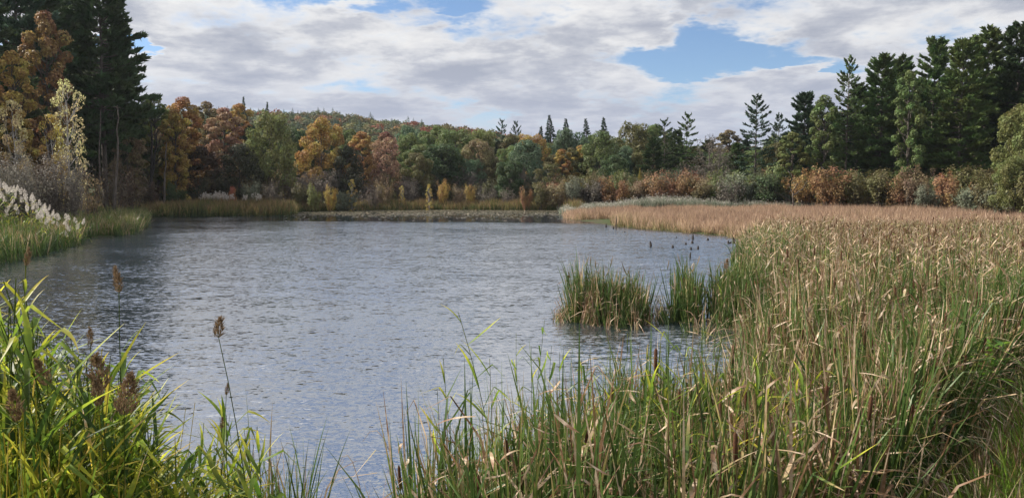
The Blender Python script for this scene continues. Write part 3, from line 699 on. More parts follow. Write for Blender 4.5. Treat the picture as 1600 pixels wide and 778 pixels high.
for k in range(124):                                    # undergrowth joining the shrubs
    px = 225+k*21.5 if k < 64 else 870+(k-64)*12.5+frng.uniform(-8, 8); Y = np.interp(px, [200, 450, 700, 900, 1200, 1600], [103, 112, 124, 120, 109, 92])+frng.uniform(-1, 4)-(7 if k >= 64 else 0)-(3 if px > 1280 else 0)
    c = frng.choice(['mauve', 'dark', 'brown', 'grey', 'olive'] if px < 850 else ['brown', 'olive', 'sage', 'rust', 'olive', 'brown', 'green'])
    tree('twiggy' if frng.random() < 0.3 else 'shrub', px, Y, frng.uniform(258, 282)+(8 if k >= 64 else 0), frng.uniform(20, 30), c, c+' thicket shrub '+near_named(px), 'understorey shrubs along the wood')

# ------------------------------------------------------------ scatter by geometry nodes (uncountable things only)
def protos(cname, meshes):
    col = bpy.data.collections.new(cname)
    for i, me in enumerate(meshes):
        o = bpy.data.objects.new('%s_%03d' % (cname, i), me); col.objects.link(o)
    return col
def scatter(name, pts, rot, scl, idx, col, label, cat):
    n = len(pts); me = bpy.data.meshes.new(name); me.vertices.add(n)
    me.vertices.foreach_set('co', np.asarray(pts, np.float32).ravel())
    for an, ty, val, key in (('rot', 'FLOAT_VECTOR', rot, 'vector'), ('scl', 'FLOAT_VECTOR', scl, 'vector'), ('idx', 'INT', idx, 'value')):
        a = me.attributes.new(an, ty, 'POINT'); a.data.foreach_set(key, np.asarray(val, np.int32 if ty == 'INT' else np.float32).ravel())
    o = link(name, me)
    ng = bpy.data.node_groups.new(name+'_scatter', 'GeometryNodeTree')
    ng.interface.new_socket('Geometry', in_out='INPUT', socket_type='NodeSocketGeometry'); ng.interface.new_socket('Geometry', in_out='OUTPUT', socket_type='NodeSocketGeometry')
    a = ng.nodes.new('NodeGroupInput'); b = ng.nodes.new('NodeGroupOutput'); ip = ng.nodes.new('GeometryNodeInstanceOnPoints')
    ci = ng.nodes.new('GeometryNodeCollectionInfo'); ci.inputs[0].default_value = col; ci.inputs[1].default_value = True; ci.inputs[2].default_value = True
    L = ng.links.new; L(a.outputs[0], ip.inputs['Points']); L(ci.outputs[0], ip.inputs['Instance']); ip.inputs['Pick Instance'].default_value = True
    for an, dt, sock in (('rot', 'FLOAT_VECTOR', 'Rotation'), ('scl', 'FLOAT_VECTOR', 'Scale'), ('idx', 'INT', 'Instance Index')):
        na = ng.nodes.new('GeometryNodeInputNamedAttribute'); na.data_type = dt; na.inputs[0].default_value = an
        L(na.outputs[0], ip.inputs[sock])
    L(ip.outputs[0], b.inputs[0])
    md = o.modifiers.new('scatter', 'NODES'); md.node_group = ng
    return tag(o, label, cat, None, 'stuff')
def clump(seed, n, rad, h, wd, dry, mat, segs=5, snap=0.25, lean=0.10, curve=0.5, heads=0, headmat='spike', headlen=0.16, headr=0.011, dryvar=0.22, plume=0, hmin=0.55, bits=0):
    rng = np.random.default_rng(seed); mb = MB()
    r = rad*np.sqrt(rng.uniform(0, 1, n)); a = rng.uniform(0, 6.28, n)
    base = np.stack([np.cos(a)*r, np.sin(a)*r, np.full(n, -0.25)], -1)
    hh = h*rng.uniform(hmin, 1.08, n)+0.25
    kt = np.where(rng.uniform(size=n) < snap, rng.uniform(0.45, 0.9, n), 3.0); ka = rng.uniform(1.2, 2.4, n)
    blades(mb, rng, base, rng.uniform(0, 6.28, n), hh, wd*rng.uniform(0.6, 1.2, n), np.abs(rng.normal(0, lean, n)), rng.uniform(0.0, 1, n)**2*curve,
           np.clip(rng.normal(dry, dryvar, n), 0, 1), segs, (kt, ka))
    if bits:                                              # torn and folded leaf ends caught near the top
        nb_ = bits; a2 = rng.uniform(0, 6.28, nb_); r2 = rad*np.sqrt(rng.uniform(0, 1, nb_))
        blades(mb, rng, np.stack([np.cos(a2)*r2, np.sin(a2)*r2, h*(rng.uniform(0.45, 1.0, nb_) if hmin > 0.6 else rng.uniform(0.32, 0.86, nb_))], -1), rng.uniform(0, 6.28, nb_), rng.uniform(0.10, 0.34, nb_), wd*rng.uniform(0.7, 1.3, nb_),
               rng.uniform(0.5, 2.2, nb_), rng.uniform(-0.5, 1.4, nb_), np.clip(rng.normal(0.80, 0.12, nb_), 0, 1), 4)
    for k in range(heads):
        aa = rng.uniform(0, 6.28); rr = rad*rng.uniform(0, 0.9); z = h*rng.uniform(0.72, 1.02); l = rng.uniform(0.0, 0.12)
        p = np.array([[math.cos(aa)*rr+l*t*z, math.sin(aa)*rr, z*t] for t in (-0.1, 0.5, 1.0)])
        tube(mb, p, [0.006, 0.005, 0.004], 4, 0)
        if plume:
            nn = plume; q = p[-1]+np.stack([rng.normal(0, 0.05, nn), rng.normal(0, 0.05, nn), rng.uniform(-0.16, 0.16, nn)], -1)
            leaves(mb, rng, q, unit(rng.normal(size=(nn, 3))), 0.07, 0.9, 1)
        else:
            tube(mb, [p[-1]-[0, 0, headlen], p[-1]-[0, 0, headlen*0.9], p[-1]-[0, 0, 0.02], p[-1]], [0.003, headr, headr, 0.003], 6, 1)
    return mb.mesh('clump_%d' % seed, [M[mat], M[headmat]])
def wpts(px, Y): return (XX(px, Y), Y)
def in_region(rng, n, bbox, test):
    x = rng.uniform(bbox[0], bbox[1], n); y = rng.uniform(bbox[2], bbox[3], n); k = test(x, y); return x[k], y[k]
def put(rng, name, x, y, idx, col, label, cat, smin=0.85, smax=1.15, zs=None, z=None, tilt=0.05):
    n = len(x); zt = np.maximum(terrain(x, y), -0.25) if z is None else z
    s = rng.uniform(smin, smax, n); s3 = np.stack([s, s, s*(1 if zs is None else zs)], -1)
    rot = np.stack([rng.normal(0, tilt, n), rng.normal(0, tilt, n), rng.uniform(0, 6.28, n)], -1)
    return scatter(name, np.stack([x, y, zt], -1), rot, s3, idx, col, label, cat)
def pxof(x, y): return CX+F*x/(y*math.cos(PITCH)+1e-6)     # column in which a point at camera height shows
rng = np.random.default_rng(101)

# --- the near and middle cattail marsh on the right
cat_near = protos('cattail_clump', [clump(200+i, 22, 0.20, 1.55, 0.022, d, 'cattail', 7, 0.50, 0.10, 0.6, heads=hd, dryvar=0.28, bits=(2 if i < 4 else 9), hmin=(0.5 if i < 4 else 0.6)) for i, (d, hd) in enumerate([(0.08, 0), (0.14, 0), (0.20, 0), (0.28, 0), (0.36, 1), (0.44, 0), (0.52, 0), (0.60, 0), (0.68, 0), (0.78, 0)])]+[clump(212+i, 22, 0.25, 1.1, 0.020, 0.78, 'cattail', 7, 0.6, 0.45, 0.9, dryvar=0.2, bits=6) for i in range(2)])
cat_mid = protos('cattail_tuft', [clump(230+i, 28, 0.30, 1.50, 0.026, d, 'cattail', 7, 0.70, 0.09, 0.5, dryvar=0.30, hmin=0.72, bits=9, heads=hd, headr=0.015) for i, (d, hd) in enumerate([(0.12, 0), (0.22, 0), (0.34, 0), (0.46, 1), (0.56, 1), (0.64, 0), (0.70, 1), (0.82, 0)])])
NB = lambda px: np.interp(px, [600, 640, 700, 800, 900, 1000, 1100, 1180, 1225, 1245, 1260], [4.2, 5.0, 5.6, 6.3, 6.7, 7.1, 7.7, 9.0, 12.5, 18, 30])
def near_marsh(x, y):
    px = pxof(x, y); ok = (px > 600+0*y) & (y < NB(px)) & (y > 3.7)
    bd, bs = seg_dist(x, y, BANK, False); return ok & (-bd*bs < 0.12)
def mid_marsh(x, y):
    px = pxof(x, y)
    edge = np.interp(y, [9, 14, 19, 24, 28, 34, 40, 46], [1265, 1240, 1190, 1160, 1150, 1165, 1180, 1260])
    bd, bs = seg_dist(x, y, BANK, False)
    return (px > edge) & (px < 1900) & (-bd*bs < -0.2) & (y > 8)
x, y = in_region(rng, 9000, (-2, 12, 3.6, 13), near_marsh)
x, y = x[:1900], y[:1900]
px = pxof(x, y)
dv = np.clip(np.interp(px, [620, 900, 1150, 1300, 1450, 1600], [0.10, 0.18, 0.28, 0.42, 0.30, 0.06])+rng.normal(0, 0.24, len(x)), 0, 0.99)
put(rng, 'cattail_bed', x, y, np.where(rng.uniform(size=len(x)) < 0.14, rng.integers(10, 12, len(x)), (dv*10).astype(int)), cat_near, 'dense bed of green and straw cattails along the near shore', 'cattails', 0.9, 1.1,
    zs=(0.98+0.16*np.sin(x*2.1+np.sin(y*1.7)*1.3)+rng.normal(0, 0.10, len(x))), tilt=0.09)
x, y = in_region(rng, 26000, (2, 66, 8, 46), lambda x, y: mid_marsh(x, y) & (rng.uniform(size=x.shape) < np.interp(y, [8, 20, 46], [0.85, 0.6, 0.36])))
px = pxof(x, y)
dv = np.interp(y, [8, 14, 22, 34, 46], [0.22, 0.32, 0.46, 0.58, 0.64])+np.where(px > 1480, -0.12, 0)-0.45*np.exp(-((px-1200)/50)**2-((y-27)/6)**2)
dv = np.clip(dv+0.18*np.sin(x*0.5+1.3*np.sin(y*0.33))+rng.normal(0, 0.18, len(x)), 0, 0.99)
zs_ = np.interp(y, [8, 20, 30, 46], [1.0, 0.98, 0.95, 0.80])*rng.uniform(0.70, 1.1, len(x))*(1+0.12*np.exp(-((px-1210)/60)**2))
put(rng, 'cattail_marsh', x, y, (dv*8).astype(int), cat_mid, 'wide marsh of browning cattails stretching back to the right', 'cattails', 0.85, 1.15, zs=zs_, tilt=0.07)
# --- the cattail island and the green tongue joined to the marsh
isl = protos('island_tuft', [clump(250+i, 11, 0.15, 1.6, 0.024, d, 'cattail', 7, 0.30, 0.07, 0.28, dryvar=0.26, hmin=0.35, bits=3, heads=(i == 3)) for i, d in enumerate([0.05, 0.10, 0.16, 0.24, 0.34, 0.5, 0.72, 0.85])])
x = rng.uniform(XX(896, 17.3), XX(1004, 17.3), 230)+rng.normal(0, 0.07, 230); y = rng.normal(17.3, 0.42, 230)
k_ = (np.abs(x-XX(947, 17.3)) < 1.10) & (np.abs(y-17.3) < 1.1); x, y = x[k_], y[k_]
dv = np.clip(rng.normal(0.24, 0.2, len(x)), 0, 0.99)
dv = np.where(rng.uniform(size=len(x)) < 0.12, rng.uniform(0.7, 0.99, len(x)), dv)
put(rng, 'cattail_island', x, y, (dv*8).astype(int), isl, 'small island of dark green cattails standing alone in the water', 'cattails', 0.8, 1.05, zs=rng.uniform(0.55, 1.0, len(x))*(1.0-0.20*np.abs(x-XX(930, 17.3))+0.10*np.sin(x*9)), z=np.full(len(x), -0.05), tilt=0.12)
x, y = in_region(rng, 900, (XX(1045, 17), XX(1250, 17), 15.6, 18.6), lambda x, y: ((pxof(x, y)-1078)/18)**2+((y-17.4)/0.9)**2 < 1)
x2, y2 = in_region(rng, 900, (XX(1100, 17), XX(1260, 17), 15.0, 19.2), lambda x, y: ((pxof(x, y)-1178)/62)**2+((y-17.2)/1.6)**2 < 1)
x = np.concatenate([x[:50]+rng.normal(0, .10, len(x[:50])), x2[:340]]); y = np.concatenate([y[:50], y2[:340]])
dv = np.clip(rng.normal(0.26, 0.18, len(x)), 0, 0.99)
put(rng, 'cattail_tongue', x, y, (dv*8).astype(int), isl, 'green cattails in the water joining the marsh right of the island', 'cattails', 0.8, 1.05, zs=rng.uniform(0.5, 1.0, len(x)), z=np.full(len(x), -0.05), tilt=0.10)

# loose stems standing in the water round the island and the tongue
x = np.concatenate([rng.uniform(XX(872, 17), XX(890, 17), 10), rng.uniform(XX(1008, 17), XX(1060, 17), 22), rng.uniform(XX(1080, 15), XX(1230, 15), 34), rng.uniform(XX(900, 16), XX(1010, 16), 14)])
y = np.concatenate([rng.uniform(16.6, 17.6, 10), rng.uniform(16.4, 18.0, 22), rng.uniform(13.5, 16.0, 34), rng.uniform(15.8, 16.6, 14)])
put(rng, 'loose_cattails', x, y, rng.integers(0, 8, len(x)), isl, 'loose low cattail stems in the water between the island, the tongue and the near bed', 'cattails', 0.6, 0.9, zs=rng.uniform(0.35, 0.8, len(x)), z=np.full(len(x), -0.1), tilt=0.2)
# --- russet meadow behind the water on the right
fld = protos('meadow_tuft', [clump(300+i, 40, 0.55, 0.95, 0.030, d, 'field', 3, 0.1, 0.22, 0.7) for i, d in enumerate([0.22, 0.42, 0.55, 0.65, 0.72, 0.85])])
FP = np.array([wpts(965, 62), wpts(1050, 54.5), wpts(1150, 48), wpts(1175, 43), wpts(1260, 40), wpts(1640, 44), wpts(1900, 46), wpts(1900, 76), wpts(1600, 84), wpts(1250, 96), wpts(1000, 97), wpts(890, 88), wpts(884, 80), wpts(905, 75), wpts(960, 76)])
x, y = in_region(rng, 30000, (6, 80, 40, 97), lambda x, y: inside(x, y, FP) & (pxof(x, y) < 1750) & (rng.uniform(size=x.shape) < 0.62-0.3*(np.sin(x*0.8+np.sin(y*0.7)*2)*np.sin(y*0.5+x*0.1) > 0.6)))
d_, _ = seg_dist(x, y, FP, True)
dv = np.clip(0.60+rng.normal(0, 0.2, len(x))+0.24*np.sin(x*0.3+2*np.sin(y*0.21))*np.sin(y*0.4)-0.50*np.exp(-d_/1.3)*(y < 70), 0, 0.99)
put(rng, 'russet_meadow', x, y, (dv*6).astype(int), fld, 'russet pink marsh grass meadow beyond the open water at the right', 'marsh grass', 0.8, 1.15, zs=1.0+0.22*np.sin(x*0.7+2*np.sin(y*0.31))*np.sin(y*0.55)+rng.normal(0, 0.16, len(x)), tilt=0.12, z=np.maximum(terrain(x, y), -0.03))
# --- grey green reeds behind it
gr = protos('grey_reed_tuft', [clump(330+i, 30, 0.6, 1.9, 0.04, d, 'greyreed', 3, 0.05, 0.10, 0.4, heads=3, headmat='fluff', plume=2) for i, d in enumerate([0.2, 0.4, 0.5])])
def greyreg(x, y):
    px = pxof(x, y); return (px > 880) & (px < 1600) & (y > np.interp(px, [880, 1000, 1250, 1600], [92, 97, 96, 84])) & (y < np.interp(px, [880, 1000, 1250, 1600], [110, 108, 100, 87]))
x, y = in_region(rng, 6000, (4, 70, 80, 112), greyreg); px = pxof(x, y)
zs_ = np.interp(px, [880, 960, 1000, 1080, 1130, 1300, 1600], [0.55, 0.62, 0.98, 0.98, 0.75, 0.62, 0.45])*rng.uniform(0.85, 1.1, len(x))
put(rng, 'grey_reed_bed', x, y, rng.integers(0, 3, len(x)), gr, 'pale grey green reeds between the russet meadow and the shrubs', 'reeds', 0.9, 1.2, zs=zs_)
# --- the far shore belt of cattails
fc = protos('far_cattail_tuft', [clump(350+i, 34, 0.6, 1.75, 0.038, d, 'farcat', 3, 0.1, 0.10, 0.4) for i, d in enumerate([0.1, 0.25, 0.4, 0.5])])
def farreg(x, y):
    px = pxof(x, y)
    return (px > 150) & (px < 905) & (y > np.interp(px, [150, 226, 232, 452, 462, 560, 700, 880, 905], [86, 86, 85.5, 89, 104, 111.5, 114.5, 111.5, 96])-0.3) & (y < np.interp(px, [150, 450, 620, 905], [97, 103, 120, 118]))
x, y = in_region(rng, 16000, (-62, 12, 84, 121), farreg); px = pxof(x, y)
zs_ = np.interp(px, [200, 460, 480, 620, 900], [0.88, 0.92, 0.82, 0.86, 0.86])*rng.uniform(0.62, 1.15, len(x))*(1+0.12*np.sin(x*0.9+np.sin(x*0.37)*2))
put(rng, 'far_cattail_belt', x, y, np.clip(rng.integers(0, 4, len(x)), 0, 3), fc, 'long belt of cattails along the far shore under the shrubs', 'cattails', 0.9, 1.2, zs=zs_)
# --- left bank: marsh grass tongue and reed bed under the plumes
lb = protos('bank_grass_tuft', [clump(370+i, 34, 0.42, 1.35, 0.030, d, 'cattail', 4, 0.12, 0.20, 0.9) for i, d in enumerate([0.10, 0.22, 0.34, 0.46, 0.6])])
def leftreg(x, y):
    px = pxof(x, y); d, _ = seg_dist(x, y, WP, True); out = ~inside(x, y, WP)
    return out & (px > -130) & (px < 232) & (d < 6.0) & (y > 24) & (y < 86)
x, y = in_region(rng, 9000, (-64, -16, 24, 86), leftreg); x, y = x[:2300], y[:2300]; px = pxof(x, y)
dv = np.clip(rng.normal(0.38, 0.26, len(x))+0.15*np.sin(y*0.8), 0, 0.99)
zs_ = np.where(px > 120, 0.85, 1.05)*rng.uniform(0.8, 1.15, len(x))
put(rng, 'left_bank_grass', x, y, (dv*5).astype(int), lb, 'tall green and straw marsh grass along the left bank', 'marsh grass', 0.85, 1.15, zs=zs_, tilt=0.1, z=np.maximum(terrain(x, y), -0.05))
# --- far white plumes by the orange bush
wp = protos('plume_tuft', [clump(390+i, 14, 0.5, 2.6, 0.04, 0.3, 'farcat', 3, 0.05, 0.12, 0.4, heads=8, headmat='fluff', plume=12) for i in range(2)])
x = np.array([XX(p, 97) for p in rng.uniform(316, 352, 26)]+[XX(p, 96) for p in rng.uniform(352, 410, 9)]); y = np.concatenate([rng.uniform(95.5, 98.5, 26), rng.uniform(95, 97, 9)])
put(rng, 'far_plume_reeds', x, y, rng.integers(0, 2, len(x)), wp, 'patch of white plumed reeds on the far shore by the fiery orange bush', 'reeds', 0.85, 1.05)
# --- lawn corner
lw = protos('lawn_tuft', [clump(400+i, 30, 0.10, 0.13, 0.006, d, 'lawn', 3, 0.1, 0.5, 0.9) for i, d in enumerate([0.2, 0.35, 0.5, 0.8])]+[clump(410, 12, 0.16, 0.30, 0.010, 0.7, 'cattail', 3, 0.3, 1.0, 0.6), clump(411, 10, 0.16, 0.35, 0.008, 0.2, 'lawn', 4, 0.2, 0.5, 0.9)])
def lawnreg(x, y):
    bd, bs = seg_dist(x, y, BANK, False); s_ = -bd*bs; return (s_ > -0.5) & (s_ < 4.2)
x, y = in_region(rng, 30000, (-6, 10, 1.0, 11), lambda x, y: lawnreg(x, y) & (y > 2) & ((x > 0.5) | (y > 2)))
put(rng, 'bank_lawn', x, y, rng.choice(6, len(x), p=[.2, .22, .2, .08, .15, .15]), lw, 'short green grass and dead litter on the near bank', 'grass', 0.8, 1.4, tilt=0.15)
# --- lily pads
x, y = in_region(rng, 16000, (-34, 12, 72, 114), lambda x, y: inside(x, y, WP) & (pxof(x, y) > 440) & (rng.uniform(size=x.shape) < np.interp(y, [78, 86, 94, 112], [0.03, 0.10, 0.55, 0.95])*(0.45+0.55*(np.sin(x*0.55+np.sin(y*0.5)*2)*np.sin(y*0.8+x*0.2) > -0.3))))
mb = MB(); n = min(len(x), 6000); x, y = x[:n], y[:n]
k = 7; a = np.linspace(0.25, 6.03, k)[None, :]+rng.uniform(0, 6.28, (n, 1)); r = rng.uniform(0.10, 0.24, (n, 1))
tl_ = rng.normal(0, 0.10, (n, 2)); cxy = np.stack([np.cos(a)*r, np.sin(a)*r], -1)
zz_ = 0.020+rng.uniform(0, 0.03, (n, 1))+np.abs((cxy*tl_[:, None, :]).sum(-1))
v = np.concatenate([np.stack([x, y, np.full(n, 0.018)], -1)[:, None, :], np.stack([x[:, None]+cxy[..., 0], y[:, None]+cxy[..., 1], zz_], -1)], 1)
o_ = np.arange(n)[:, None]*(k+1); j = np.arange(1, k)[None, :]
mb.add(v.reshape(-1, 3), np.stack([np.broadcast_to(o_, (n, k-1)), o_+j, o_+j+1], -1).reshape(-1, 3), np.repeat(rng.uniform(0, 1, n), k+1)[:, None]*[1, 0])
m, g = newmat('lily_pad'); u_ = g.n('ShaderNodeSeparateXYZ', {0: g.n('ShaderNodeUVMap', uv_map='UVMap').outputs[0]}).outputs[0]
finish(g, g.ramp(u_, [(0, (0.10, 0.10, 0.05)), (0.5, (0.16, 0.14, 0.08)), (0.85, (0.22, 0.17, 0.11)), (1, (0.34, 0.30, 0.22))]), 0.35, 0.5); M['pad'] = m
tag(link('lily_pads', mb.mesh('lily_pads', M['pad'])), 'raft of small brownish lily pads on the calm water before the far shore', 'lily pads', None, 'stuff')

# --- the wood on the hill beyond
def far_tree(seed, conif):
    rng = np.random.default_rng(seed); mb = MB(); n = 330
    if conif:
        t = rng.uniform(0, 1, n)**0.7; a = rng.uniform(0, 6.28, n); r = 3.3*(1-t)**0.9*rng.uniform(0.4, 1.1, n)
        pos = np.stack([np.cos(a)*r, np.sin(a)*r, 2+t*10.5], -1); nrm = unit(np.stack([np.cos(a), np.sin(a), np.full(n, 0.9)], -1)+rng.normal(0, .3, (n, 3)))
    else:
        cen = rng.normal(0, 1.5, (9, 3))*[1, 1, .7]+[0, 0, 7.5]; li = rng.integers(0, 9, n); d = unit(rng.normal(size=(n, 3))+[0, 0, .4])
        pos = cen[li]+d*rng.uniform(1.3, 2.2, (n, 1)); nrm = unit(d+rng.normal(0, .4, (n, 3)))
    leaves(mb, rng, pos, nrm, (0.75*(1.1-t) if conif else 0.6)*rng.uniform(0.6, 1.2, n))
    tube(mb, [(0, 0, -0.5), (0, 0, 5), (0, 0, 9)], [0.25, 0.2, 0.08], 5, 1)
    return mb
def hill_mat(name, c):
    m, g = newmat(name); oi = g.n('ShaderNodeObjectInfo')
    hs = g.n('ShaderNodeHueSaturation', {'Hue': g.m('ADD', 0.46, g.m('MULTIPLY', oi.outputs['Random'], 0.06)), 'Value': g.m('ADD', 0.7, g.m('MULTIPLY', oi.outputs['Random'], 0.6)), 'Color': c+(1,)})
    finish(g, hs.outputs[0], 0.7, 0.2, 0.2); return m
hm = [hill_mat('hill_conifer_foliage', (0.055, 0.085, 0.05)), hill_mat('hill_green_foliage', (0.09, 0.115, 0.045)), hill_mat('hill_olive_foliage', (0.15, 0.13, 0.05)), hill_mat('hill_orange_foliage', (0.30, 0.15, 0.06))]
hw = protos('hill_tree', [far_tree(500, True).mesh('hill_a', [hm[0], M['bark']]), far_tree(501, True).mesh('hill_b', [hm[0], M['bark']]), far_tree(502, False).mesh('hill_c', [hm[1], M['bark']]),
                          far_tree(503, False).mesh('hill_d', [hm[1], M['bark']]), far_tree(504, False).mesh('hill_e', [hm[2], M['bark']]), far_tree(505, False).mesh('hill_f', [hm[3], M['bark']])])
x, y = in_region(rng, 9500, (-330, 150, 210, 470), lambda x, y: (pxof(x, y) > -150) & (pxof(x, y) < 1250))
conprob = np.interp(pxof(x, y), [300, 600, 700], [0.5, 0.3, 0.08])
idx = np.where(rng.uniform(size=len(x)) < conprob, rng.integers(0, 2, len(x)), rng.choice([2, 3, 4, 5], len(x), p=[.30, .26, .36, .08]))
put(rng, 'hill_wood', x, y, idx, hw, 'distant wood of dark conifers and green crowns covering the low hill', 'wood', 0.8, 1.25, zs=rng.uniform(0.62, 0.95, len(x)), tilt=0.02)

# ------------------------------------------------------------ plants one can tell apart: reeds and cattails of the near shore
def mesh_of(fn, mats): mb = MB(); fn(mb); return mb.mesh('part', mats)
# broad arching reed leaves, built along +X from the joint
def reed_leaf(seed, dry, L=0.42, wd=0.024, droop=1.2):
    rng = np.random.default_rng(seed); mb = MB(); n = 9
    t = np.linspace(0, 1, n); ang = -R(6)-0.5*droop*t**1.5*rng.uniform(0.6, 1.1)+(rng.uniform(0.8, 1.6)*(-1) if rng.uniform() < 0.2 else 0)*(t > 0.6)
    x = np.concatenate([[0], np.cumsum(np.cos(ang[1:])*L/(n-1))]); z = np.concatenate([[0], np.cumsum(np.sin(ang[1:])*L/(n-1))])
    wy = rng.normal(0, 0.02)*np.sin(t*3)
    wdt = wd*0.5*np.minimum(1, 0.35+t*4)*np.minimum(1, (1-t)*2.2+0.02)
    tw = rng.uniform(-0.8, 0.8)*t
    v = []
    for i in range(n):
        for s_ in (-1, 0, 1):
            v.append((x[i], wy[i]+s_*wdt[i]*math.cos(tw[i]), z[i]+s_*wdt[i]*math.sin(tw[i])-(0.0 if s_ else wdt[i]*0.30)))
    f = [[i*3+k, i*3+k+1, i*3+k+4, i*3+k+3] for i in range(n-1) for k in (0, 1)]
    uvs = np.stack([np.full(n*3, dry), np.repeat(t, 3)], -1); mb.add(v, f, uvs); return mb.mesh('reed_leaf_%d' % seed, M['reed'], True)
RL = [reed_leaf(600+i, d, L, wd, dr) for i, (d, L, wd, dr) in enumerate([(0.14, .44, .026, 0.9), (0.34, .40, .024, 1.3), (0.30, .46, .028, 0.6), (0.38, .36, .022, 1.5), (0.46, .42, .024, 1.0),
      (0.52, .38, .022, 1.8), (0.60, .34, .020, 1.1), (0.70, .30, .018, 1.6), (0.99, .30, .020, 2.6), (0.30, .50, .030, 0.4), (0.15, .34, .020, 0.7), (0.42, .30, .018, 0.8)])]
def reed_stem(seed, h, lean):
    rng = np.random.default_rng(seed); mb = MB(); t = np.linspace(0, 1, 9); b = rng.uniform(0.5, 1.0)
    p = np.stack([lean*h*(t**1.8), 0.02*np.sin(t*4+seed), h*t], -1)
    tube(mb, p, np.linspace(0.0021, 0.0010, 9), 5); 
    mb.uv = [np.stack([np.full(len(u), 0.25), u[:, 1]*0.6], -1) for u in mb.uv]
    return mb.mesh('reed_stem_%d' % seed, M['reed'], True), p
STEMS = [reed_stem(640+i, 1.0, l) for i, l in enumerate([0.02, 0.06, 0.10, 0.16, 0.05, 0.22])]
def seed_head(seed, L, W, n, mat='seed', sz=0.010, tall=2.2):
    """a panicle: a rachis with many branchlets that carry spikelets"""
    rng = np.random.default_rng(seed); mb = MB()
    tube(mb, [(0, 0, 0), (0.005, 0, L*0.5), (0.0, 0.004, L*0.95)], [0.0022, 0.002, 0.001], 4)
    t = rng.uniform(0, 1, n); a = rng.uniform(0, 6.28, n)
    env = np.sin(np.clip(t*0.93+0.10, 0, 1)**0.75*math.pi)**0.8
    r = W*0.5*env*rng.uniform(0.15, 1, n)**0.6
    pos = np.stack([np.cos(a)*r, np.sin(a)*r, t*L+r*0.25], -1)
    dirn = unit(np.stack([np.cos(a)*0.55, np.sin(a)*0.55, np.full(n, 0.75)], -1)+rng.normal(0, 0.22, (n, 3)))
    side = unit(np.cross(dirn, rng.normal(size=(n, 3)))); l = sz*tall*rng.uniform(0.7, 1.4, (n, 1)); w_ = sz*0.32
    v = np.stack([pos-dirn*l*0.5, pos+side*w_, pos+dirn*l, pos-side*w_], 1).reshape(-1, 3)
    mb.add(v, np.arange(4*n).reshape(-1, 4)); return mb.mesh('seed_head_%d' % seed, M[mat])
HEADS = {'fat': seed_head(660, 0.20, 0.13, 420, sz=0.013), 'mid': seed_head(661, 0.15, 0.070, 230, sz=0.011), 'slim': seed_head(662, 0.15, 0.05, 170), 'bud': seed_head(663, 0.115, 0.058, 170, sz=0.010)}
rr_ = random.Random(9)
def reed(px, Y, topy, label, group=None, head=None, nl=9, lean=None, az=None, hs=1.0, leafy=(0.35, 0.97), dull=False, lsc=1.0):
    """a common reed: stem, alternate leaves, sometimes a seed head. (px, topy) is where its stem ends"""
    X, _, zt = AT(px, topy, Y)
    k = rr_.randrange(len(STEMS)) if lean is None else lean
    me, sp_ = STEMS[k]; az = rr_.uniform(0, 6.28) if az is None else az
    z0 = max(-0.3, Hh(X, Y)-0.03); h = max(0.35, zt-z0)
    ox = sp_[-1][0]*h
    e = empty('reed_plant', (X-math.cos(az)*ox, Y-math.sin(az)*ox, z0), az, label=label, cat='reed', group=group)
    st = link('stem', me, e); st.scale = (h, h, h) if False else (1*h, 1.0*max(h, .8), h)
    st.scale = (h, h, h)
    col = (1, 1, 1, 1) if not dull else (0.75, 0.8, 0.7, 1)
    for i in range(nl):
        f_ = leafy[0]+(leafy[1]-leafy[0])*(i+rr_.uniform(0, .6))/nl
        j = f_*8; a = int(j); q = sp_[a]*(1-(j-a))+sp_[min(8, a+1)]*(j-a)
        l = link('leaf', RL[rr_.choice([0, 1, 2, 3, 4, 5, 6, 9, 10, 11, 0, 2, 4, 7, 8][:13 if f_ > .5 else 15])], e)
        l.location = (q[0]*h, q[1]*h, q[2]*h); s_ = rr_.uniform(0.75, 1.15)*(1.0-0.35*max(0, f_-0.7)/0.3)*lsc
        l.scale = (s_, s_, s_); l.rotation_euler = (rr_.uniform(-.4, .4), -R(rr_.uniform(32, 76)), (i % 2)*math.pi+rr_.uniform(-.9, .9)); l.color = col
    if head:
        hd = link('seed_head', HEADS[head], e); hd.location = (sp_[-1][0]*h, sp_[-1][1]*h, h*0.985); hd.scale = (hs*rr_.uniform(.85, 1.1), hs*rr_.uniform(.85, 1.1), hs)
        hd.rotation_euler = (rr_.uniform(-.25, .25), rr_.uniform(0, .35), rr_.uniform(0, 6))
    return e
# reeds with seed heads, each findable on its own
reed(186, 4.3, 446, 'tall reed whose dark slim seed head rises above the rest against the water at left', head='slim', nl=4, lean=0, leafy=(0.55, 0.93))
reed(337, 4.2, 520, 'reed with one small dark seed head standing alone over open water', head='bud', nl=9, lean=2, az=3.3, leafy=(0.22, 0.68), lsc=1.15)
reed(182, 2.9, 640, 'reed with the largest bushy brown seed head in the left foreground', head='fat', nl=4, lean=1, hs=0.80, leafy=(0.4, 0.8))
reed(158, 3.2, 600, 'reed with a brown double seed head just above the largest one', head='mid', nl=5, lean=0, hs=1.05)
reed(166, 3.1, 622, 'reed with a small brown seed head tucked under the double one', head='mid', nl=3, lean=1, hs=0.72)
reed(132, 4.4, 534, 'reed with a small seed head left of the tall slim one, amid leaves', head='slim', nl=6, lean=1, hs=0.75)
reed(58, 3.2, 592, 'reed with a ragged grey brown seed head near the left edge', head='mid', nl=5, lean=2, hs=0.8)
reed(26, 3.0, 648, 'reed with a brown seed head lowest at the left edge', head='mid', nl=5, lean=0, hs=0.85)
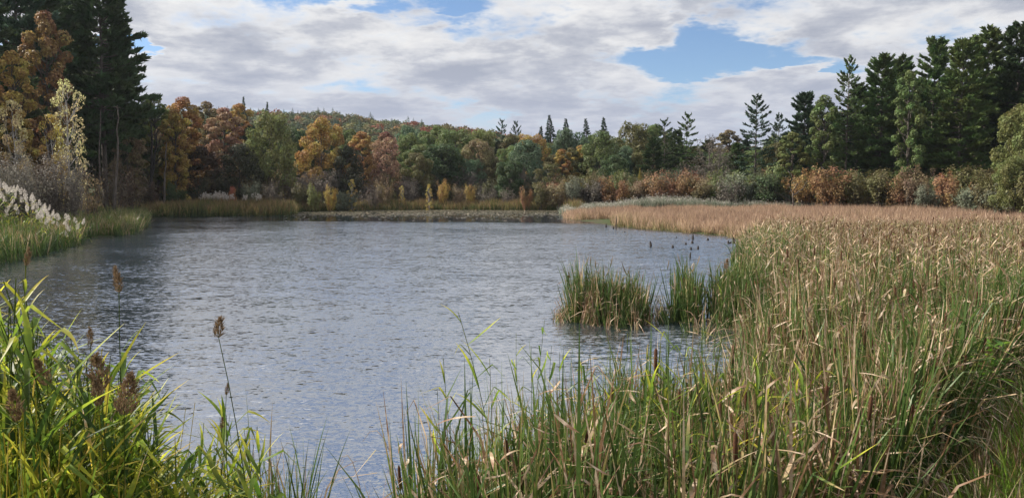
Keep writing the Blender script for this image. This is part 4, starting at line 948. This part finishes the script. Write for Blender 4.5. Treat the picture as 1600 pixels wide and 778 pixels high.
reed(41, 4.6, 404, 'reed with a dark seed head at the left edge just below the far bank', head='slim', nl=8, lean=0, hs=0.72, leafy=(0.4, 0.98))
reed(346, 4.6, 610, 'short reed with a tiny seed head behind the lone dark headed one', head='slim', nl=6, lean=1, hs=0.5)
reed(351, 4.4, 660, 'short reed with a pale drooping seed head at the foot of the lone one', head='mid', nl=5, lean=1, hs=0.42)
reed(1132, 8.6, 414, 'reed with a brown seed head rising above the cattail tongue on the right', head='mid', nl=4, lean=1, az=0, hs=0.72, leafy=(0.5, 0.95))
reed(716, 5.6, 488, 'tall bare topped reed with drooping leaves over the water left of the cattails', nl=7, lean=3, az=3.14, leafy=(0.62, 0.99))
reed(1062, 5.6, 520, 'leafy reed with a pale blade crossing the water gap', nl=8, lean=2, az=0.4)
reed(1270, 5.4, 560, 'reed with long grey green hanging leaves among the right hand cattails', nl=8, lean=2, dull=True, lsc=1.3)
# leafy reeds without heads
topl = lambda px: np.interp(px, [-80, 0, 60, 120, 190, 240, 300, 360, 420, 480, 560, 610], [430, 455, 500, 528, 575, 640, 668, 625, 680, 705, 745, 770])
for k in range(175):
    px = rr_.uniform(-90, 400)**1.0 if k < 105 else rr_.uniform(-60, 250)
    Y = rr_.uniform(3.3, 5.6); ty = topl(px)+abs(rr_.gauss(0, 1))*70+(60 if px > 230 else 0)*rr_.random()
    reed(px, Y, min(ty, 800), 'leafy yellow green reed '+('at the left edge' if px < 40 else 'left of the largest bushy seed head' if px < 150 else 'round the largest bushy seed head' if px < 240 else 'low in front of the lone dark headed reed'), 'leafy reeds in the left foreground', nl=rr_.choice([9, 10, 11, 12]), lsc=1.1)
for k in range(13):
    reed(rr_.uniform(-60, 48), rr_.uniform(3.0, 4.0), rr_.uniform(425, 560), 'tall leafy reed crowding the left edge', 'tall reeds at the left edge', nl=11, lsc=1.25)
for px, Y, ty in [(850, 7.5, 500), (862, 7.3, 540), (905, 7.2, 560), (812, 7.4, 520), (955, 6.6, 555), (1010, 6.5, 545), (1045, 7.6, 500), (1098, 7.4, 530), (985, 7.0, 520), (700, 5.4, 560), (690, 5.2, 610), (765, 5.6, 560), (830, 6.2, 540)]+[(rr_.uniform(860, 1330), rr_.uniform(4.4, 7.2), rr_.uniform(540, 640)) for _ in range(34)]+[(rr_.uniform(960, 1240), rr_.uniform(4.4, 6.0), rr_.uniform(570, 700)) for _ in range(26)]:
    reed(px, Y, ty, 'slim leafy reed among the near cattails, '+('left of the island' if px < 870 else 'in front of the island' if px < 1030 else 'in front of the cattail tongue' if px < 1220 else 'right of the tongue'), 'leafy reeds among the near cattails', nl=rr_.choice([6, 7, 8]), lsc=0.95)

# the tangle of reed leaves between and below them
def reed_tangle(seed):
    rng = np.random.default_rng(seed); mb = MB(); n = 46
    a = rng.uniform(0, 6.28, n); r_ = 0.22*np.sqrt(rng.uniform(0, 1, n)); z = rng.uniform(0.1, 1.25, n)
    base = np.stack([np.cos(a)*r_, np.sin(a)*r_, z], -1)
    blades(mb, rng, base, rng.uniform(0, 6.28, n), rng.uniform(0.22, 0.42, n), rng.uniform(0.009, 0.019, n), rng.uniform(0.2, 1.3, n), rng.uniform(0.0, 0.5, n), np.clip(rng.normal(0.30, 0.22, n), 0, 1), 6)
    k = 9; aa = rng.uniform(0, 6.28, k); rr = 0.22*np.sqrt(rng.uniform(0, 1, k))
    for q in range(k): tube(mb, [(math.cos(aa[q])*rr[q], math.sin(aa[q])*rr[q], -0.2), (math.cos(aa[q])*rr[q]*1.3, math.sin(aa[q])*rr[q]*1.3, rng.uniform(0.9, 1.5))], [0.0035, 0.002], 4)
    return mb.mesh('reed_tangle_%d' % seed, M['reed'])
tg = protos('reed_tangle', [reed_tangle(750+i) for i in range(6)])
x, y = in_region(rng, 3000, (-5.5, -1.0, 3.0, 6.2), lambda x, y: (pxof(x, y) < 390+60*np.sin(y*7)) & (pxof(x, y) > -150))
x, y = x[:250], y[:250]; px = pxof(x, y)
ztop = np.array([AT(a_, topl(a_)+105, b_)[2] for a_, b_ in zip(px, y)])
put(rng, 'reed_undergrowth', x, y, rng.integers(0, 6, len(x)), tg, 'tangled yellow green reed leaves filling the lower left stand', 'reeds', 0.9, 1.1, zs=np.clip((ztop-np.maximum(terrain(x, y), -.25))/1.5*rng.uniform(0.75, 1.05, len(x)), 0.3, 1.5))
# individual cattails
def cat_leaf(seed, dry, h, snap):
    rng = np.random.default_rng(seed); mb = MB()
    blades(mb, rng, np.array([[0.0, 0.0, -0.3]]), np.array([0.0]), np.array([h+0.3]), np.array([rng.uniform(0.013, 0.023)]), np.array([abs(rng.normal(0.05, 0.05))]), np.array([rng.uniform(0, 0.5)]),
           np.array([dry]), 8, (np.array([rng.uniform(.55, .88) if snap else 3.0]), np.array([rng.uniform(1.3, 2.5)])))
    return mb.mesh('cattail_leaf_%d' % seed, M['cattail'], True)
CL = {}
for grp, dd in (('green', (0.05, 0.30)), ('mixed', (0.25, 0.6)), ('dry', (0.55, 0.92))):
    CL[grp] = [cat_leaf(700+i+100*('green', 'mixed', 'dry').index(grp), dd[0]+(dd[1]-dd[0])*i/13, 1.25+0.4*((i*7) % 10)/10, i % (5 if grp == 'green' else 3) == 0) for i in range(14)]
def fstem(mb): tube(mb, [(0, 0, -0.3), (0.01, 0, 0.7), (0.0, 0.01, 1.4)], [0.006, 0.005, 0.0035], 5)
ST = mesh_of(fstem, M['cattail'])
def fspk(mb, r=0.0125, l=0.17):
    tube(mb, [(0, 0, 0), (0, 0, 0.008), (0.001, 0, l*0.5), (0, 0, l-0.01), (0, 0, l)], [0.004, r, r*1.08, r*0.95, 0.003], 8)
    tube(mb, [(0, 0, l), (0, 0, l+0.09)], [0.002, 0.001], 4)
SPK = mesh_of(fspk, M['spike'])
SPF = seed_head(668, 0.20, 0.055, 900, 'tanfluff', sz=0.008, tall=1.5)
def cattail(x, y, kind, label, group, nl=7, spike=0, sc=1.0, az=None):
    z0 = max(-0.15, Hh(x, y)-0.02)
    e = empty('cattail_plant', (x, y, z0), rr_.uniform(0, 6.28), (sc*1.05, sc*1.05, sc*1.12), label=label, cat='cattail', group=group)
    for i in range(nl):
        kk = kind if rr_.random() < 0.72 else rr_.choice(['green', 'mixed', 'dry'])
        l = link('leaf', rr_.choice(CL[kk]), e); l.location = (rr_.gauss(0, 0.018), rr_.gauss(0, 0.018), 0)
        s_ = rr_.uniform(0.72, 1.08); l.scale = (1, 1, s_); l.rotation_euler = (rr_.gauss(0, .06), rr_.gauss(0.02, .06), i*2.4+rr_.uniform(-.5, .5))
    if spike:
        s_ = rr_.uniform(0.72, 1.0); tl = (rr_.gauss(0, .05), rr_.gauss(0, .05), 0)
        s0 = link('stem', ST, e); s0.scale = (1, 1, s_); s0.rotation_euler = tl
        h0 = link('seed_head', SPK if spike == 1 else SPF, e); h0.rotation_euler = tl
        h0.location = (math.sin(tl[1])*1.4*s_, -math.sin(tl[0])*1.4*s_, 1.39*s_)
    return e
n = 0
while n < 270:
    px = rr_.uniform(625, 1600); Y = rr_.uniform(3.9, 8.8); X = XX(px, Y)
    if not near_marsh(np.array([X]), np.array([Y]))[0]: continue
    kd = 'green' if (px < 900 or px > 1480) and rr_.random() < 0.7 else rr_.choice(['green', 'mixed', 'mixed', 'dry'])
    sp1 = 1 if (px > 950 and rr_.random() < 0.16) else 0
    cattail(X, Y, kd, {'green': 'green bladed cattail in the near bed', 'mixed': 'half withered cattail in the near bed', 'dry': 'straw coloured withered cattail in the near bed'}[kd]+(' at its left tip' if px < 760 else ' before the island' if px < 1040 else ' before the tongue' if px < 1230 else ' in the right foreground' if px < 1450 else ' beside the mown corner')+(', carrying a brown spike' if sp1 else ''),
            'cattails of the near bed', rr_.choice([6, 7, 8]), sp1, rr_.uniform(0.84, 1.06))
    n += 1
cattail(XX(1375, 8.2), 8.2, 'dry', 'cattail whose spike has burst into pale fluff amid the right hand marsh', None, 5, 2, 1.12)
cattail(XX(1200, 4.6), 4.6, 'mixed', 'cattail with a fat brown spike low in the middle of the right foreground', None, 6, 1, 0.85)
cattail(XX(1352, 5.0), 5.0, 'dry', 'withered cattail with a brown spike lowest in the right foreground', None, 6, 1, 0.9)
for px, Y, sc, kd in [(385, 5.9, .80, 'green'), (400, 5.6, .84, 'green'), (418, 5.8, .78, 'green'), (436, 5.7, .86, 'green'), (452, 6.0, .8, 'green'), (466, 5.8, .74, 'green'), (445, 5.4, .7, 'mixed'), (425, 5.3, .75, 'green'), (405, 5.2, .72, 'mixed'),
                       (380, 5.4, .7, 'green'), (470, 5.5, .66, 'mixed')]+[(rr_.uniform(330, 478), rr_.uniform(5.0, 6.1), rr_.uniform(.6, .86), rr_.choice(['green', 'green', 'mixed'])) for _ in range(30)]:
    cattail(XX(px, Y), Y, kd, 'short green cattail in the tuft at the bottom left of the open water', 'cattails at the bottom left of the water', 6, 0, sc)
for px, Y, sc, kd in [(548, 5.2, .66, 'green'), (562, 5.0, .68, 'mixed'), (580, 5.3, .66, 'mixed'), (508, 5.0, .56, 'dry'), (596, 4.9, .6, 'dry'), (612, 5.0, .66, 'green')]+[(rr_.uniform(500, 640), rr_.uniform(4.8, 5.4), rr_.uniform(.5, .66), rr_.choice(['green', 'dry', 'mixed'])) for _ in range(12)]:
    cattail(XX(px, Y), Y, kd, 'short cattail in the thin row at the bottom middle of the frame', 'cattails at the bottom middle', 4, 0, sc)

# white plumed reeds on the left bank
PL = [seed_head(670+i, 0.34, 0.13+0.03*i, 150, 'fluff', sz=0.024, tall=1.8) for i in range(3)]
for k in range(120):
    px = rr_.uniform(-60, 82) if k < 96 else rr_.uniform(60, 130); Y = rr_.uniform(35, 39.5) if px < 70 else rr_.uniform(39, 43)
    ty = np.interp(px, [-60, 0, 30, 80, 130], [270, 280, 292, 330, 348])+abs(rr_.gauss(0, 22)); X, _, zt = AT(px, ty, Y)
    z0 = Hh(X, Y)-0.05; h = zt-z0
    e = empty('plumed_reed', (X, Y, z0), rr_.uniform(0, 6.28), label='tall reed with a white feathery plume glowing on the left bank', cat='reed', group='white plumed reeds on the left bank')
    st = link('stem', STEMS[rr_.choice([0, 1, 2])][0], e); st.scale = (h, h, h)
    sp_ = STEMS[[s_[0] for s_ in STEMS].index(st.data)][1]
    p_ = link('plume', rr_.choice(PL), e); p_.location = (sp_[-1][0]*h, sp_[-1][1]*h, h*0.93); p_.rotation_euler = (rr_.gauss(0, .2), rr_.uniform(0, .6), 0)
    for i in range(4):
        f_ = 0.4+0.15*i; l = link('leaf', rr_.choice(RL), e); l.location = (sp_[int(f_*8)][0]*h, 0, f_*h); l.scale = (1.3, 1.6, 1.3); l.rotation_euler = (0, -R(rr_.uniform(20, 60)), i*math.pi+rr_.uniform(-.8, .8))

# ------------------------------------------------------------ stakes, snag, small things
def stake(px, ytop, ybase, label, group=None, wd=0.07, name='wooden_stake', lean=0.0):
    X, Y = G(px, ybase); zt = AT(px, ytop, Y)[2]; rng = np.random.default_rng(int(px*7+ybase)); mb = MB()
    h = zt; t = np.linspace(-0.4/h, 1, 6)
    tube(mb, np.stack([lean*h*t+rng.normal(0, .008, 6), rng.normal(0, .008, 6), h*t], -1), wd*np.array([1.1, 1.0, 1.05, .92, .85, .35])*rng.uniform(.8, 1.1), 7)
    o = link(name, mb.mesh('stake', M['stake'], True)); o.location = (X, Y, 0)
    return tag(o, label, 'stake', group)
stake(962.5, 337, 357, 'tallest thin stake at the tip of the russet meadow', wd=0.045)
stake(947, 350, 355, 'short stake left of the tallest thin one', wd=0.09)
stake(958.5, 353, 357.5, 'stubby stake at the foot of the tallest thin one', wd=0.08)
stake(1017, 377, 385, 'leaning stub standing apart left of the stake group', wd=0.07, lean=-0.15)
stake(1082.5, 367, 374, 'stake close under the edge of the russet meadow', wd=0.09)
stake(1146, 371, 380, 'tallest stake of the three beside the cattails', wd=0.09)
stake(1138, 376, 380.5, 'left stub of the three beside the cattails', wd=0.09)
stake(1141.5, 377.5, 380.5, 'low middle stub of the three beside the cattails', wd=0.09)
stake(1078.5, 394, 402, 'nearest stake of the group in the open water', wd=0.05)
stake(1079.5, 386, 390, 'stub just behind the nearest stake', wd=0.07)
stake(1090.5, 384, 389, 'stub to the right of the nearest stake', wd=0.08)
for a_ in [(1051, 383, 387), (1071.5, 379, 382), (1081.5, 376, 380), (1057, 370, 371.5), (1076.5, 373.5, 375), (1106, 372, 375.5), (976, 361.5, 363)]:
    stake(*a_, 'low rotten stub poking out of the water', 'rotten stubs in the water', wd=0.09)
stake(872, 322, 336, 'thin grey pole standing among the lily pads', wd=0.04); stake(1231, 470, 498, 'rotten post leaning in the gap of the right hand cattails', wd=0.05, lean=0.1)
def snag(px, ybase, Y, label, limbs, sc=1.0, mat='bark_pale'):
    X = XX(px, Y); z0 = Hh(X, Y)-0.1; e = empty('dead_snag', (X, Y, z0), 0, label=label, cat='dead tree')
    rng = np.random.default_rng(int(px))
    for i, (pts, r0) in enumerate(limbs):
        mb = MB(); w3 = [AT(p[0], p[1], Y+p[2]) for p in pts]; P3 = np.array(w3)-np.array([X, Y, z0])
        tt = np.linspace(0, 1, 9); PP = np.stack([np.interp(tt, np.linspace(0, 1, len(P3)), P3[:, k]) for k in range(3)], -1); PP[1:-1] += rng.normal(0, .05, (7, 3))
        tube(mb, PP, np.linspace(r0, r0*0.3, 9), 6); link('trunk' if i == 0 else 'limb', mb.mesh('snag_limb', M[mat], True), e)
    return e
snag(1240, 326, 92, 'grey dead snag with crooked arms before the orange shrubs', [([(1240, 327, 0), (1240, 315, 0), (1238, 300, 0), (1246, 286, .5)], .14), ([(1239, 318, 0), (1228, 309, -.4), (1212, 301, -.6)], .08),
     ([(1240, 305, 0), (1254, 296, .5), (1262, 282, .8)], .08), ([(1238, 300, 0), (1232, 288, .3)], .06), ([(1246, 290, 0.4), (1256, 280, .3)], .05)], mat='bark')
snag(1418, 332, 84, 'pale leaning dead stem in front of the brown orange shrub', [([(1414, 332, 0), (1420, 305, 0), (1424, 290, 0)], .05)], mat='bark')
snag(1448, 326, 85, 'pale upright dead stem right of the leaning one', [([(1452, 318, 0), (1446, 295, 0), (1443, 284, 0)], .04)], mat='bark')
snag(180, 318, 68, 'thin pale bare trunk at the waterside below the tallest pine', [([(179, 322, 0), (181, 270, 0), (184, 215, 0), (183, 165, 0)], .13)], mat='bark')
snag(155, 318, 76, 'grey bare trunk left of the thin pale one', [([(152, 318, 0), (156, 250, 0), (157, 170, 0)], .13)], mat='bark')
snag(237, 316, 92, 'dark double trunk under the yellow green tree', [([(234, 318, 0), (236, 280, 0), (238, 230, 0), (236, 195, 0)], .24), ([(235, 290, 0), (243, 240, 0), (247, 200, 0)], .14)], mat='bark_dark')
snag(258, 316, 92, 'straight pale trunk under the golden tree', [([(256, 318, 0), (258, 270, 0), (260, 222, 0)], .17)], mat='bark')
# broad leaved weed at the right
def weedleaf(mb):
    rng = np.random.default_rng(3); t = np.linspace(0, 1, 7); wd = 0.035*np.sin(np.clip(t, 0.02, 0.98)*math.pi)**0.8
    v = []; 
    for i in range(7):
        for s_ in (-1, 0, 1): v.append((t[i]*0.17, s_*wd[i], -0.05*t[i]**2+abs(s_)*wd[i]*0.3))
    mb.add(v, [[i*3+k, i*3+k+1, i*3+k+4, i*3+k+3] for i in range(6) for k in (0, 1)], np.stack([np.full(21, .2), np.repeat(t, 3)], -1))
WL = mesh_of(weedleaf, M['reed'])
for px, Y, lab in [(1538, 8.0, 'broad leaved green weed standing among the cattails at the right'), (1560, 7.6, 'shorter broad leaved weed in front of the taller one at the right')]:
    X = XX(px, Y); z0 = Hh(X, Y); e = empty('broadleaf_weed', (X, Y, z0), 0, label=lab, cat='weed')
    mb = MB(); tube(mb, [(0, 0, 0), (0.03, 0, .5), (0.02, .02, .98)], [.008, .006, .003], 5); link('stem', mb.mesh('weed_stem', M['lawn'], True), e)
    for i in range(16):
        l = link('leaf', WL, e); l.location = (0.025, 0.01, 0.35+i*0.042); l.rotation_euler = (rr_.uniform(-.3, .3), -R(rr_.uniform(0, 40)), i*2.4); s_ = rr_.uniform(.8, 1.3); l.scale = (s_, s_, s_); l.color = (.6, .9, .6, 1)
# snapped stalk and fallen straws bending over the water
def straw(px, Y, topy, dx, label):
    X, _, z = AT(px, topy, Y); mb = MB(); rng = np.random.default_rng(int(px))
    t = np.linspace(0, 1, 10)
    P3 = np.stack([dx*t**1.2, 0.15*t, -0.1+(z+0.1)*np.sin(t*math.pi*0.62)/1.0], -1)
    tube(mb, P3, np.linspace(0.005, 0.0015, 10), 5); mb.uv = [np.stack([np.full(len(u), 0.85), u[:, 1]*.3], -1) for u in mb.uv]
    o = link('bent_stalk', mb.mesh('bent_stalk', M['cattail'], True)); o.location = (X-dx, Y, 0); return tag(o, label, 'stalk')
straw(560, 5.2, 680, -0.42, 'brown snapped stalk arching left over the water at the bottom middle')
straw(520, 5.0, 720, -0.30, 'pale straw curling over the water below the brown snapped stalk')
straw(455, 5.1, 700, 0.25, 'thin dead stalk bending right at the bottom left of the water')

# ------------------------------------------------------------ thin autumn air
hb = MB(); hx0, hx1, hy0, hy1, hz0, hz1 = -420.0, 420.0, -25.0, 640.0, -2.2, 62.0
hb.add([(hx0, hy0, hz0), (hx1, hy0, hz0), (hx1, hy1, hz0), (hx0, hy1, hz0), (hx0, hy0, hz1), (hx1, hy0, hz1), (hx1, hy1, hz1), (hx0, hy1, hz1)],
       [[0, 3, 2, 1], [4, 5, 6, 7], [0, 1, 5, 4], [1, 2, 6, 5], [2, 3, 7, 6], [3, 0, 4, 7]])
hm_ = bpy.data.materials.new('thin_haze'); hm_.use_nodes = True; ht = hm_.node_tree; ht.nodes.clear()
pv = ht.nodes.new('ShaderNodeVolumePrincipled'); ho = ht.nodes.new('ShaderNodeOutputMaterial'); ht.links.new(pv.outputs[0], ho.inputs['Volume'])
pv.inputs['Color'].default_value = (0.80, 0.88, 1.0, 1); pv.inputs['Density'].default_value = 0.00010; pv.inputs['Anisotropy'].default_value = 0.3
tag(link('haze', hb.mesh('haze', hm_)), 'thin bluish autumn haze lying over the pond and the woods', 'haze', None, 'stuff')
